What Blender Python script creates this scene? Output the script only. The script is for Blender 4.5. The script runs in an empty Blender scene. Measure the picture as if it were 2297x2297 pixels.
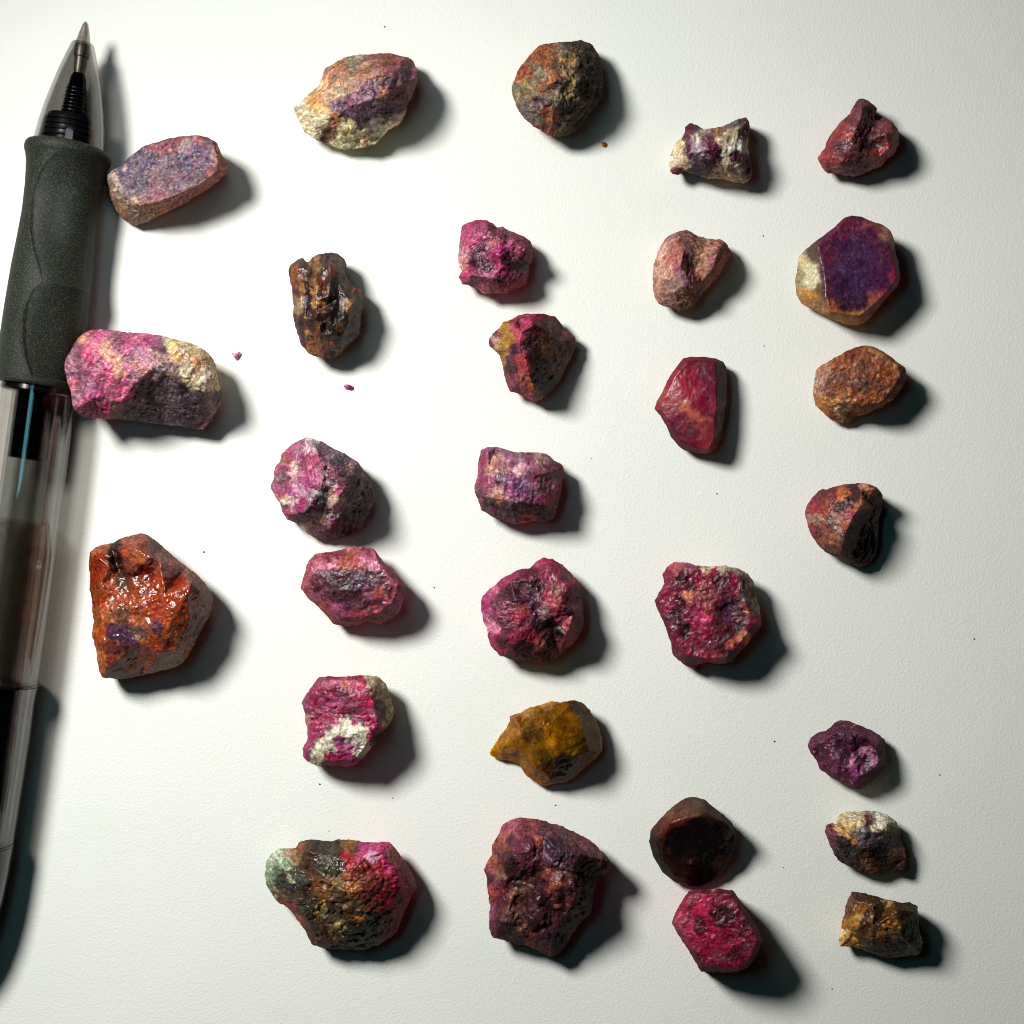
import bpy, math, random
import numpy as np
from mathutils import Vector
from mathutils.geometry import delaunay_2d_cdt

# ------------------------------------------------------------------ scale and camera
S = 0.165 / 2297.0          # metres on the sheet for one pixel of the photograph
CX = CY = 1148.5
H = 2784.0                  # camera height, in the same pixel unit (0.2 m)
scene = bpy.context.scene
col = scene.collection

cam_d = bpy.data.cameras.new('camera')
cam = bpy.data.objects.new('camera', cam_d)
col.objects.link(cam)
cam.location = (0, 0, H * S)
cam_d.sensor_width = 36.0
cam_d.lens = 36.0 * H / 2297.0
cam_d.clip_start = 0.005
cam_d.clip_end = 20
scene.camera = cam

world = bpy.data.worlds.new('World')
scene.world = world
world.use_nodes = True
bg = world.node_tree.nodes['Background']
bg.inputs['Color'].default_value = (0.80, 0.93, 1.0, 1)
bg.inputs['Strength'].default_value = 0.001


def W(px, py, z=0.0):
    """the point at height z (pixel units) that is seen at pixel (px, py)"""
    k = 1.0 - z / H
    return Vector(((px - CX) * k * S, -(py - CY) * k * S, z * S))


def P(px, py, z=0.0):
    """a point of the place itself, no perspective"""
    return Vector(((px - CX) * S, -(py - CY) * S, z * S))


def aim(o, target):
    o.rotation_euler = (Vector(target) - o.location).to_track_quat('-Z', 'Y').to_euler()


# the desk lamp: a small bright head up and to the left
key_d = bpy.data.lights.new('desk_lamp_light', 'SPOT')
key = bpy.data.objects.new('desk_lamp_light', key_d)
col.objects.link(key)
key.location = P(-600, -250, 2700)
aim(key, P(4000, 5600, 0))
key_d.energy = 4.2
key_d.color = (1.0, 0.99, 0.972)
key_d.spot_size = math.radians(160)
key_d.spot_blend = 1.0
key_d.shadow_soft_size = 400 * S

# cool room light above the top of the sheet
fill_d = bpy.data.lights.new('room_light', 'AREA')
fill = bpy.data.objects.new('room_light', fill_d)
col.objects.link(fill)
fill.location = P(700, -100, 1500)
fill_d.shape = 'RECTANGLE'
fill_d.size = 700 * S
fill_d.size_y = 500 * S
fill_d.energy = 0.010
fill_d.color = (0.90, 0.97, 1.0)

# a narrow cool strip light overhead, the blue glint along the pen barrel
glint_d = bpy.data.lights.new('strip_light', 'AREA')
glint = bpy.data.objects.new('strip_light', glint_d)
col.objects.link(glint)
glint.location = P(520, 850, 2700)
glint_d.shape = 'RECTANGLE'
glint_d.size = 380 * S
glint_d.size_y = 700 * S
glint_d.energy = 0.010
glint_d.color = (0.25, 0.85, 1.0)

scene.view_settings.view_transform = 'Standard'
scene.view_settings.look = 'None'
scene.view_settings.exposure = 0.0
scene.view_settings.gamma = 1.0
scene.view_settings.use_curve_mapping = False
scene.render.engine = 'CYCLES'
scene.cycles.use_denoising = True
scene.cycles.filter_width = 1.05
scene.cycles.max_bounces = 6
scene.cycles.diffuse_bounces = 3
scene.cycles.glossy_bounces = 3
scene.cycles.transparent_max_bounces = 24
scene.cycles.caustics_reflective = False
scene.cycles.caustics_refractive = False
scene.cycles.sample_clamp_indirect = 4.0


# ------------------------------------------------------------------ helpers
def lin(h):
    h = h.lstrip('#')
    v = [int(h[i:i + 2], 16) / 255 for i in (0, 2, 4)]
    return [c / 12.92 if c <= 0.04045 else ((c + 0.055) / 1.055) ** 2.4 for c in v]


def hash3(ix, iy, iz, seed):
    n = (ix.astype(np.int64) * 374761393 + iy.astype(np.int64) * 668265263 + iz.astype(np.int64) * 1440662683 + seed * 974711) & 0xffffffff
    n = ((n ^ (n >> 13)) * 1274126177) & 0xffffffff
    n = ((n ^ (n >> 16)) * 2246822519) & 0xffffffff
    n = n ^ (n >> 15)
    return (n & 0xffffff).astype(np.float64) / 0xffffff


def vnoise(p, seed=0):
    i = np.floor(p)
    f = p - i
    u = f * f * f * (f * (f * 6 - 15) + 10)
    i = i.astype(np.int64)
    r = 0
    for dx in (0, 1):
        wx = u[:, 0] if dx else 1 - u[:, 0]
        for dy in (0, 1):
            wy = u[:, 1] if dy else 1 - u[:, 1]
            for dz in (0, 1):
                wz = u[:, 2] if dz else 1 - u[:, 2]
                r = r + wx * wy * wz * hash3(i[:, 0] + dx, i[:, 1] + dy, i[:, 2] + dz, seed)
    return r * 2 - 1


def fbm(p, octaves=4, seed=0, gain=0.5):
    a, t, n = 1.0, 0.0, 0.0
    for o in range(octaves):
        t = t + a * vnoise(p * (2.03 ** o) + 17.3 * o, seed + o * 31)
        n += a
        a *= gain
    return t / n


def cells(p, size, seed):
    """nearest point of a jittered 3D lattice: lattice cell, offset from its point, distances to the two nearest"""
    q = p / size
    base = np.floor(q).astype(np.int64)
    b1 = np.full(len(p), 1e9); b2 = np.full(len(p), 1e9)
    cid = np.zeros((len(p), 3), np.int64); rel = np.zeros((len(p), 3))
    for dx in (-1, 0, 1):
        for dy in (-1, 0, 1):
            for dz in (-1, 0, 1):
                c = base + np.array([dx, dy, dz])
                o = np.stack([hash3(c[:, 0], c[:, 1], c[:, 2], seed + k) for k in (101, 202, 303)], 1)
                v = q - (c + o)
                d = (v * v).sum(1)
                m = d < b1
                b2 = np.where(m, b1, np.minimum(b2, d))
                b1 = np.where(m, d, b1)
                cid[m] = c[m]; rel[m] = v[m]
    return cid, rel, np.sqrt(b1) * size, np.sqrt(b2) * size


def crand(cid, k):
    return hash3(cid[:, 0], cid[:, 1], cid[:, 2], k)


class N:
    """small node-tree helper"""
    def __init__(self, name):
        self.m = bpy.data.materials.new(name)
        self.m.use_nodes = True
        self.t = self.m.node_tree
        self.b = self.t.nodes['Principled BSDF']

    def new(self, kind, **kw):
        n = self.t.nodes.new(kind)
        for k, v in kw.items():
            if k in n.inputs.keys():
                n.inputs[k].default_value = v
            else:
                setattr(n, k, v)
        return n

    def link(self, a, b):
        self.t.links.new(a, b)

    def coords(self, scale=1000.0):
        tc = self.new('ShaderNodeTexCoord')
        vm = self.new('ShaderNodeVectorMath', operation='SCALE')
        vm.inputs['Scale'].default_value = scale
        self.link(tc.outputs['Object'], vm.inputs[0])
        return vm.outputs[0]


def ramp(n, fac, stops):
    r = n.new('ShaderNodeValToRGB')
    n.link(fac, r.inputs['Fac'])
    e = r.color_ramp.elements
    while len(e) < len(stops):
        e.new(0.5)
    for x, (pos, c) in zip(e, stops):
        x.position = pos
        x.color = (*c, 1) if len(c) == 3 else c
    return r.outputs['Color']


# ------------------------------------------------------------------ materials
def rock_material(name, rough, spread, bump, fine, spec=0.05, sparkle=0.35, sss=0.0):
    """mineral: colour of the grains and their painted shade from the 'grain' attribute, varied again by fine noise; gloss and fine relief by noise"""
    n = N(name)
    v = n.coords()
    at = n.new('ShaderNodeAttribute', attribute_name='grain')
    n1 = n.new('ShaderNodeTexNoise', Scale=fine, Detail=5.0, Roughness=0.65)
    n2 = n.new('ShaderNodeTexVoronoi', Scale=fine * 0.75)
    n3 = n.new('ShaderNodeTexNoise', Scale=fine * 0.3, Detail=3.0)
    for x in (n1, n2, n3):
        n.link(v, x.inputs['Vector'])
    mul = ramp(n, n1.outputs['Fac'], [(0.28, (0.55, 0.55, 0.55)), (0.5, (1, 1, 1)), (0.72, (1.5, 1.45, 1.45))])
    mx = n.new('ShaderNodeMix', data_type='RGBA', blend_type='MULTIPLY')
    mx.inputs['Factor'].default_value = 1.0
    n.link(at.outputs['Color'], mx.inputs['A'])
    n.link(mul, mx.inputs['B'])
    hs = n.new('ShaderNodeHueSaturation')
    hs.inputs['Saturation'].default_value = 1.03
    n.link(mx.outputs['Result'], hs.inputs['Color'])
    n.link(hs.outputs['Color'], n.b.inputs['Base Color'])
    mr = n.new('ShaderNodeMapRange')
    n.link(n3.outputs['Fac'], mr.inputs['Value'])
    mr.inputs['From Min'].default_value = 0.3
    mr.inputs['From Max'].default_value = 0.7
    mr.inputs['To Min'].default_value = max(0.05, rough - spread)
    mr.inputs['To Max'].default_value = min(1.0, rough + spread)
    b1 = n.new('ShaderNodeBump', Strength=bump, Distance=0.00012)
    n.link(n1.outputs['Fac'], b1.inputs['Height'])
    b2 = n.new('ShaderNodeBump', Strength=sparkle, Distance=0.00010)
    n.link(n2.outputs['Distance'], b2.inputs['Height'])
    n.link(b1.outputs['Normal'], b2.inputs['Normal'])
    n.link(b2.outputs['Normal'], n.b.inputs['Normal'])
    n.b.inputs['Specular IOR Level'].default_value = 0.0
    n.b.inputs['Roughness'].default_value = 0.9
    if sss:
        n.b.inputs['Subsurface Weight'].default_value = sss
        n.b.inputs['Subsurface Radius'].default_value = (1.0, 0.45, 0.15)
        n.b.inputs['Subsurface Scale'].default_value = 0.0045
    gl = n.new('ShaderNodeBsdfGlossy')
    n.link(mr.outputs['Result'], gl.inputs['Roughness'])
    n.link(b2.outputs['Normal'], gl.inputs['Normal'])
    mx2 = n.new('ShaderNodeMixShader')
    mx2.inputs['Fac'].default_value = spec
    n.link(n.b.outputs['BSDF'], mx2.inputs[1])
    n.link(gl.outputs['BSDF'], mx2.inputs[2])
    n.link(mx2.outputs['Shader'], n.t.nodes['Material Output'].inputs['Surface'])
    return n.m


MATS = {
    'crystal': rock_material('ruby_crystal_material', 0.38, 0.18, 0.45, 3.4, spec=0.04, sparkle=0.45),
    'matte': rock_material('dull_stone_material', 0.50, 0.15, 0.7, 3.4, spec=0.025, sparkle=0.5),
    'smooth': rock_material('smooth_crystal_material', 0.34, 0.08, 0.07, 2.6, spec=0.04, sparkle=0.04),
    'wet': rock_material('glossy_stone_material', 0.40, 0.26, 0.45, 2.4, spec=0.06, sparkle=0.6),
    'glossy': rock_material('varnished_stone_material', 0.26, 0.12, 0.35, 2.0, spec=0.06, sparkle=0.3),
    'chalk': rock_material('chalky_crust_material', 0.8, 0.1, 0.9, 3.6, spec=0.015, sparkle=0.5),
    'amber': rock_material('amber_quartz_material', 0.26, 0.10, 0.12, 1.8, spec=0.04, sparkle=0.08, sss=0.8),
}


def sheet_material():
    n = N('white_grained_sheet')
    v = n.coords()
    g = n.new('ShaderNodeTexVoronoi', Scale=2.3, voronoi_dimensions='2D')
    f = n.new('ShaderNodeTexNoise', Scale=4.5, Detail=2.0, noise_dimensions='2D')
    l = n.new('ShaderNodeTexNoise', Scale=0.035, Detail=2.0, noise_dimensions='2D')
    w = n.new('ShaderNodeTexNoise', Scale=0.9, Detail=1.0, noise_dimensions='2D')
    for x in (f, l, w):
        n.link(v, x.inputs['Vector'])
    wv = n.new('ShaderNodeVectorMath', operation='ADD')
    n.link(v, wv.inputs[0]); n.link(w.outputs['Color'], wv.inputs[1])
    n.link(wv.outputs[0], g.inputs['Vector'])
    c = ramp(n, l.outputs['Fac'], [(0.3, (0.78, 0.805, 0.735)), (0.7, (0.81, 0.82, 0.765))])
    n.link(c, n.b.inputs['Base Color'])
    n.b.inputs['Roughness'].default_value = 0.62
    n.b.inputs['Specular IOR Level'].default_value = 0.25
    b1 = n.new('ShaderNodeBump', Strength=0.34, Distance=0.00008)
    n.link(g.outputs['Distance'], b1.inputs['Height'])
    b2 = n.new('ShaderNodeBump', Strength=0.2, Distance=0.00006)
    n.link(f.outputs['Fac'], b2.inputs['Height'])
    n.link(b1.outputs['Normal'], b2.inputs['Normal'])
    n.link(b2.outputs['Normal'], n.b.inputs['Normal'])
    return n.m


def add_mesh(name, verts, faces, mat, parent=None, loc=None, smooth=True):
    me = bpy.data.meshes.new(name)
    me.from_pydata([tuple(v) for v in verts], [], faces)
    me.materials.append(mat)
    if smooth:
        me.polygons.foreach_set('use_smooth', [True] * len(me.polygons))
    me.update()
    o = bpy.data.objects.new(name, me)
    col.objects.link(o)
    if parent:
        o.parent = parent
    if loc is not None:
        o.location = loc
    return o


# ------------------------------------------------------------------ the sheet
hw = 0.34
sheet = add_mesh('tabletop', [(-hw, -hw, 0), (hw, -hw, 0), (hw, hw, 0), (-hw, hw, 0),
                              (-hw, -hw, -0.018), (hw, -hw, -0.018), (hw, hw, -0.018), (-hw, hw, -0.018)],
                 [(0, 1, 2, 3), (7, 6, 5, 4), (0, 4, 5, 1), (1, 5, 6, 2), (2, 6, 7, 3), (3, 7, 4, 0)],
                 sheet_material(), smooth=False)
sheet['kind'] = 'structure'
sheet['label'] = 'white finely grained tabletop that everything lies on'


# ------------------------------------------------------------------ stones
def coarse_heights(pts3, edges, q):
    """height at the 2D points q from the facets spanned by pts3 (x, y, z)"""
    v2 = [Vector((p[0], p[1])) for p in pts3]
    ov, oe, of, orig, _, _ = delaunay_2d_cdt(v2, edges, [], 0, 1e-4)
    z = []
    for k, v in enumerate(ov):
        if orig[k]:
            z.append(np.mean([pts3[i][2] for i in orig[k]]))
        else:
            d = [(p[0] - v.x) ** 2 + (p[1] - v.y) ** 2 for p in pts3]
            o = np.argsort(d)[:2]
            z.append(np.mean([pts3[i][2] for i in o]))
    V = np.array([[v.x, v.y] for v in ov])
    out = np.full(len(q), np.nan)
    for f in of:
        for t in range(1, len(f) - 1):
            a, b, c = f[0], f[t], f[t + 1]
            A, B, C = V[a], V[b], V[c]
            den = (B[1] - C[1]) * (A[0] - C[0]) + (C[0] - B[0]) * (A[1] - C[1])
            if abs(den) < 1e-9:
                continue
            l1 = ((B[1] - C[1]) * (q[:, 0] - C[0]) + (C[0] - B[0]) * (q[:, 1] - C[1])) / den
            l2 = ((C[1] - A[1]) * (q[:, 0] - C[0]) + (A[0] - C[0]) * (q[:, 1] - C[1])) / den
            l3 = 1 - l1 - l2
            e = -1e-6
            m = (l1 >= e) & (l2 >= e) & (l3 >= e) & np.isnan(out)
            out[m] = l1[m] * z[a] + l2[m] * z[b] + l3[m] * z[c]
    bad = np.isnan(out)
    if bad.any():
        d = ((q[bad][:, None, :] - V[None]) ** 2).sum(2)
        out[bad] = np.array(z)[d.argmin(1)]
    return out


def vertex_normals(V, F):
    n = np.cross(V[F[:, 2]] - V[F[:, 0]], V[F[:, 3]] - V[F[:, 1]])
    out = np.zeros_like(V)
    for q in range(4):
        np.add.at(out, F[:, q], n)
    return out / np.maximum(np.linalg.norm(out, axis=1, keepdims=True), 1e-12)


def relax(V, F, it, k=0.5):
    E = np.concatenate([F[:, [0, 1]], F[:, [1, 2]], F[:, [2, 3]], F[:, [3, 0]]])
    E = np.unique(np.sort(E, 1), axis=0)
    cnt = np.bincount(E.ravel(), minlength=len(V))[:, None]
    for _ in range(it):
        acc = np.zeros_like(V)
        for c in range(3):
            acc[:, c] = np.bincount(E[:, 0], V[E[:, 1], c], len(V)) + np.bincount(E[:, 1], V[E[:, 0], c], len(V))
        V = V * (1 - k) + acc / np.maximum(cnt, 1) * k
    return V


GAIN = 0.60
ZS = 1.3
GROUP = 'rough stones set out in columns on the white sheet'


def stone(name, label, cat, crop, out, pts=(), loops=(), zo=40, center=None, seeds=(), mat='crystal', foot=0.8,
          chip=5.0, cell=24.0, rough=3.0, fine=1.0, smooth=2, jit=0.28, swap=0.06, vein=0.25, vcol='#d8b8c0', stri=None,
          soft=4.0, warp=11.0, seed=1, part_mats=None, res=1.75, group=GROUP, tone=1.0, scol=0.3, tint=(1, 1, 1), part_tone=1.4, speck=None, coh=0.38, contrast=1.25):
    ox, oy, k = crop
    O3 = np.array([[ox + p[0] * k, oy + p[1] * k, (p[2] if len(p) > 2 else zo) * ZS] for p in out], float)
    pts3 = [tuple(p) for p in O3]
    edges = [(i, (i + 1) % len(O3)) for i in range(len(O3))]
    for p in pts:
        pts3.append((ox + p[0] * k, oy + p[1] * k, p[2] * ZS))
    for zl, lp in loops:
        s = len(pts3)
        for p in lp:
            pts3.append((ox + p[0] * k, oy + p[1] * k, (p[2] if len(p) > 2 else zl) * ZS))
        edges += [(s + i, s + (i + 1) % len(lp)) for i in range(len(lp))]
    # outline, evenly sampled; a square grid is wrapped onto the stone seen from above, then a skirt runs down to the foot
    nxt = np.roll(O3, -1, 0)
    area = (O3[:, 0] * nxt[:, 1] - nxt[:, 0] * O3[:, 1]).sum()
    if area < 0:
        O3 = O3[::-1]
        nxt = np.roll(O3, -1, 0)
    seg = np.linalg.norm((nxt - O3)[:, :2], axis=1)
    per = seg.sum()
    cum = np.concatenate([[0], np.cumsum(seg)])

    def ring(u):
        t = (u % 1.0) * per
        i = np.clip(np.searchsorted(cum, t, side='right') - 1, 0, len(O3) - 1)
        f = ((t - cum[i]) / np.maximum(seg[i], 1e-9))[:, None]
        return O3[i] * (1 - f) + nxt[i] * f

    if center is None:
        a2 = O3[:, 0] * nxt[:, 1] - nxt[:, 0] * O3[:, 1]
        c = np.array([((O3[:, 0] + nxt[:, 0]) * a2).sum(), ((O3[:, 1] + nxt[:, 1]) * a2).sum()]) / (3 * a2.sum())
    else:
        c = np.array([ox + center[0] * k, oy + center[1] * k])
    M = int(max(4, per / res / 8)) * 2
    g = np.linspace(-1, 1, M + 1)
    bx, by = np.meshgrid(g, g, indexing='ij')
    ax_, ay_ = bx.ravel(), by.ravel()
    r = np.maximum(np.abs(ax_), np.abs(ay_))
    rs = np.maximum(r, 1e-9)
    q1 = np.abs(ax_) >= np.abs(ay_)
    phi = np.where(q1, np.where(ax_ > 0, 0.0, 0.5) + (ay_ / np.where(ax_ == 0, 1e-9, ax_)) / 8, np.where(ay_ > 0, 0.25, 0.75) - (ax_ / np.where(ay_ == 0, 1e-9, ay_)) / 8)
    rg = ring(phi)
    top2 = c + r[:, None] * (rg[:, :2] - c)
    z = coarse_heights(pts3, edges, top2)
    onb = r > 1 - 1e-6
    z[onb] = rg[onb, 2]
    kk = 1 - z / H
    V = np.stack([(top2[:, 0] - CX) * kk, -(top2[:, 1] - CY) * kk, z], 1)
    ids = np.arange((M + 1) ** 2).reshape(M + 1, M + 1)
    F = np.stack([ids[:-1, :-1], ids[1:, :-1], ids[1:, 1:], ids[:-1, 1:]], -1).reshape(-1, 4)
    loop_i = np.concatenate([ids[:-1, 0], ids[-1, :-1], ids[::-1, -1][:-1], ids[0, ::-1][:-1]])
    rim = V[loop_i]
    cc = rim[:, :2].mean(0)
    ro_ = np.stack([top2[loop_i, 0] - CX, -(top2[loop_i, 1] - CY)], 1)      # the outline as seen; the skirt stays inside it
    ci_ = ro_.mean(0)
    rows = max(5, int(rim[:, 2].mean() / res / 1.6))
    prev = loop_i
    nb = len(loop_i)
    lvl = [1 - 0.65 * np.clip((r - 0.75) / 0.25, 0, 1)]
    VV = [V]
    FF = [F]
    base = len(V)
    jn = np.roll(np.arange(nb), -1)
    for q in range(1, rows + 1):
        u = q / rows
        sc_ = 1 - (1 - foot) * u ** 1.4
        p = np.empty_like(rim)
        p[:, 2] = rim[:, 2] * (1 - u)
        kq = (1 - p[:, 2] / H)[:, None]
        p[:, :2] = (ci_ + (ro_ - ci_) * sc_) * kq
        cur = base + np.arange(nb)
        VV.append(p)
        FF.append(np.stack([prev, cur, cur[jn], prev[jn]], -1))
        lvl.append(np.full(nb, 0.35))
        base += nb
        prev = cur
    V = np.concatenate(VV)
    F = np.concatenate(FF)
    lvl = np.concatenate(lvl)
    foot_i = prev
    if vertex_normals(V, F)[ids[M // 2, M // 2], 2] < 0:
        F = F[:, ::-1]
    foot0 = V[foot_i].copy()
    V = relax(V, F, int(smooth * 1.3 * (2.0 / res) ** 2))
    V[foot_i] = foot0
    # relief: chips (each grain a small plane of its own), lumps, fine grain, striation
    flat = V
    nf = vertex_normals(V, F)
    wq = flat + 0.35 * cell * np.stack([fbm(flat / (cell * 1.3), 2, seed + q) for q in (1, 2, 3)], 1)
    ci, rel, d1, d2 = cells(wq, cell, seed * 17)
    tilt = np.stack([crand(ci, seed + k) * 2 - 1 for k in (11, 12, 13)], 1) * 1.6
    lift = crand(ci, seed + 14) * 2 - 1
    gap = np.clip((d2 - d1) / 3.0, 0, 1)
    d = chip * 0.42 * (0.7 * lift + 1.0 * (tilt * rel).sum(1)) * (0.4 + 0.6 * gap) - chip * 0.2 * (1 - gap)
    # second, smaller generation of chips
    c2 = cell * 0.42
    ci2, rel2, e1, e2 = cells(wq, c2, seed * 17 + 5)
    tilt2 = np.stack([crand(ci2, seed + k) * 2 - 1 for k in (21, 22, 23)], 1) * 1.6
    d = d + chip * 0.2 * (0.8 * (crand(ci2, seed + 24) * 2 - 1) + (tilt2 * rel2).sum(1))
    d = d + rough * 0.5 * fbm(flat / 22.0, 4, seed + 5) + fine * 0.6 * fbm(flat / 6.0, 3, seed + 9)
    if stri:
        ang, amp, wl = stri
        ca, sa = math.cos(ang), math.sin(ang)
        across = np.stack([(flat[:, 0] * -sa + flat[:, 1] * ca) / wl, (flat[:, 0] * ca + flat[:, 1] * sa) / (wl * 9), flat[:, 2] / (wl * 9.0)], 1)
        sn = fbm(across, 3, seed + 11)
        d = d + amp * sn
    hgt = np.clip(flat[:, 2] / 18.0, 0, 1)
    hgt = np.clip(hgt, 0.15, 1) * lvl
    hgt[foot_i] = 0
    edge = (1.3 * fbm(flat / 7.0, 3, seed + 91) + 2.0 * fbm(flat / 17.0, 2, seed + 92)) * (0.45 if mat == 'smooth' else 1.0) * np.clip(flat[:, 2] / 18.0, 0, 1) * min(1.0, per / 300.0)
    edge[foot_i] = 0
    V = flat + nf * (d * hgt + edge)[:, None]
    V[:, 2] = np.maximum(V[:, 2], 0.0)
    V[foot_i, 2] = 0
    # colour of the grains; seeds on dark sides also carry painted shade
    sx = np.array([[ox + s[0] * k, oy + s[1] * k] for s in seeds])
    sc = np.array([lin(s[2]) for s in seeds]) * np.array(tint)
    sp = [s[3] if len(s) > 3 else '' for s in seeds]
    # keep a stone's hues together, spread its lights and darks
    for pn in set(sp):
        w_ = np.array([x == pn for x in sp])
        Y = (sc[w_] * np.array([0.25, 0.6, 0.15])).sum(1, keepdims=True)
        ch = sc[w_] / Y
        Ym = np.exp(np.log(Y).mean())
        kc, kg = (coh, contrast) if pn == '' else (0.15, 1.1)
        ch = ch * (1 - kc) + np.median(ch, axis=0) * kc
        Yn = Ym * (Y / Ym) ** kg
        sc[w_] = ch * Yn * (1.0 if pn == '' else part_tone)
    fl = V
    kz = 1 - fl[:, 2] / H
    ip = np.stack([fl[:, 0] / kz + CX, -fl[:, 1] / kz + CY], 1)
    ip = ip + warp * np.stack([fbm(fl / 15.0, 4, seed + 21, 0.62), fbm(fl / 15.0, 4, seed + 22, 0.62)], 1)
    ip = ip + 2.5 * np.stack([crand(ci2, seed + k) * 2 - 1 for k in (31, 32)], 1)
    dm = np.sqrt(((ip[:, None, :] - sx[None]) ** 2).sum(2))
    win = dm.argmin(1)
    w = np.exp(-(dm - dm.min(1, keepdims=True)) / (soft * 0.6))
    C = (w[:, :, None] * sc[None]).sum(1) / w.sum(1, keepdims=True)
    sw = crand(ci2, seed + 33) < swap
    alt = np.minimum((crand(ci2, seed + 34) * len(sc)).astype(int), len(sc) - 1)
    same = np.array(sp)[alt] == np.array(sp)[win]
    m = (sw & same)[:, None] * 0.6
    C = C * (1 - m) + sc[alt] * m
    C = C * np.exp(1.3 * jit * (crand(ci2, seed + 35) * 2 - 1) + 0.4 * jit * (crand(ci, seed + 36) * 2 - 1))[:, None]
    sp_n = vnoise(fl / 3.1, seed + 41)[:, None]
    C = C * (1 + 0.22 * sp_n)
    vn = 1 - np.abs(fbm(fl / 17.0, 3, seed + 51)) * 9.0
    vm = np.clip(vn, 0, 1) * np.clip(0.5 + vnoise(fl / 30.0, seed + 61), 0, 1) * vein
    C = C * (1 - vm[:, None]) + np.array(lin(vcol))[None] * vm[:, None]
    if stri:
        C = C * np.clip(1 + scol * 2.2 * sn, 0.25, 2.2)[:, None]
        ln = np.exp(-np.abs(fbm(across * np.array([0.8, 1.0, 1.0]) + 7.0, 2, seed + 81)) * 16.0) * np.clip(0.3 + 1.4 * vnoise(fl / 26.0, seed + 82), 0, 1) * scol
        C = C * (1 - ln[:, None]) + np.array(lin(vcol))[None] * ln[:, None]
    ci3, rel3, f1, f2 = cells(fl, 5.2, seed * 17 + 9)
    C = C * np.exp(1.5 * jit * (crand(ci3, seed + 37) * 2 - 1))[:, None]
    fk = ((crand(ci3, seed + 38) < 0.05) * np.clip(1.2 - f1 / 2.2, 0, 1) * min(1.0, vein * 2.2))[:, None]
    C = C * (1 - fk) + np.array(lin(vcol))[None] * fk
    em = np.exp(-(e2 - e1) / 1.0) * np.clip(0.35 + vnoise(fl / 24.0, seed + 66), 0, 1) * vein * 1.0
    C = C * (1 - em[:, None]) + np.array(lin(vcol))[None] * em[:, None]
    if speck:
        scol, dens = speck
        rr = vnoise(fl / 4.2, seed + 71)
        mm = np.clip((rr - (1 - dens)) * 6, 0, 1)[:, None]
        C = C * (1 - mm) + np.array(lin(scol))[None] * mm
    C = np.clip(C * tone * GAIN, 0.004, 0.85)
    # mesh
    V = np.concatenate([V, [[cc[0], cc[1], 0.0]]])
    V = (V - np.array([cc[0], cc[1], 0.0])) * S
    CV = np.concatenate([C, C[foot_i].mean(0, keepdims=True)])
    WIN = np.concatenate([win, [win[foot_i[0]]]])
    faces = [tuple(q) for q in F.tolist()]
    last = len(V) - 1
    fan = [(last, int(foot_i[jn[a]]), int(foot_i[a])) for a in range(nb)]
    a0 = V[foot_i[0]]; a1 = V[foot_i[1]]
    if np.cross(a1 - V[last], a0 - V[last])[2] > 0:
        fan = [f[::-1] for f in fan]
    faces += fan
    me = bpy.data.meshes.new(name)
    me.from_pydata(V.tolist(), [], faces)
    me.update()
    nrm = np.zeros(len(V) * 3)
    me.vertex_normals.foreach_get('vector', nrm)
    nrm = nrm.reshape(-1, 3)
    def finish(me, ids):
        me.polygons.foreach_set('use_smooth', [True] * len(me.polygons))
        a = me.attributes.new('grain', 'FLOAT_COLOR', 'POINT')
        c4 = np.ones((len(ids), 4)); c4[:, :3] = CV[ids]
        a.data.foreach_set('color', c4.astype(np.float32).ravel())

    root = None
    names = [x for x in dict.fromkeys(sp)]
    loc = Vector((cc[0] * S, cc[1] * S, 0))
    if len(names) == 1:
        finish(me, np.arange(len(V)))
        me.materials.append(MATS[mat])
        root = bpy.data.objects.new(name, me)
        col.objects.link(root)
        root.location = loc
    else:
        spi = np.array([names.index(x) for x in sp])
        vp = spi[WIN]
        fp = [int(np.bincount(vp[list(f)]).argmax()) for f in faces]
        bpy.data.meshes.remove(me)
        for pi, pn in sorted(enumerate(names), key=lambda x: x[1] != ''):
            fs = [f for f, q in zip(faces, fp) if q == pi]
            if not fs:
                continue
            ids = np.unique(np.array([v for f in fs for v in f]))
            mp = {int(v): q for q, v in enumerate(ids)}
            m2 = bpy.data.meshes.new(pn or name)
            m2.from_pydata(V[ids].tolist(), [], [tuple(mp[v] for v in f) for f in fs])
            m2.update()
            finish(m2, ids)
            m2.normals_split_custom_set_from_vertices(nrm[ids].tolist())
            m2.materials.append(MATS[(part_mats or {}).get(pn, mat)])
            if root is None:
                root = bpy.data.objects.new(name, None)
                root.empty_display_size = 0.005
                root.location = loc
                col.objects.link(root)
            o = bpy.data.objects.new(pn or 'stone_body', m2)
            col.objects.link(o)
            o.parent = root
    root['label'] = label
    root['category'] = cat
    root['group'] = group
    return root


# ------------------------------------------------------------------ the stones (points are read off enlarged views: corner and scale)
C1 = (0, 0, 580 / 1932); C2 = (580, 50, 500 / 1932); C3 = (1080, 50, 400 / 1932); C4 = (1450, 200, 650 / 1932)
C5 = (100, 680, 500 / 1932); C6 = (600, 530, 300 / 1811); C7 = (980, 450, 400 / 1610); C8 = (1420, 450, 700 / 1932)
D1 = (1420, 750, 720 / 1932); D2 = (150, 1150, 400 / 1717); D3 = (580, 950, 400 / 1546); D4 = (1020, 970, 400 / 1332)
D5 = (1420, 1050, 700 / 1932); D6 = (580, 1480, 400 / 1104); D7 = (1020, 1530, 450 / 1338); D8 = (1420, 1580, 800 / 1932)

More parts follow.
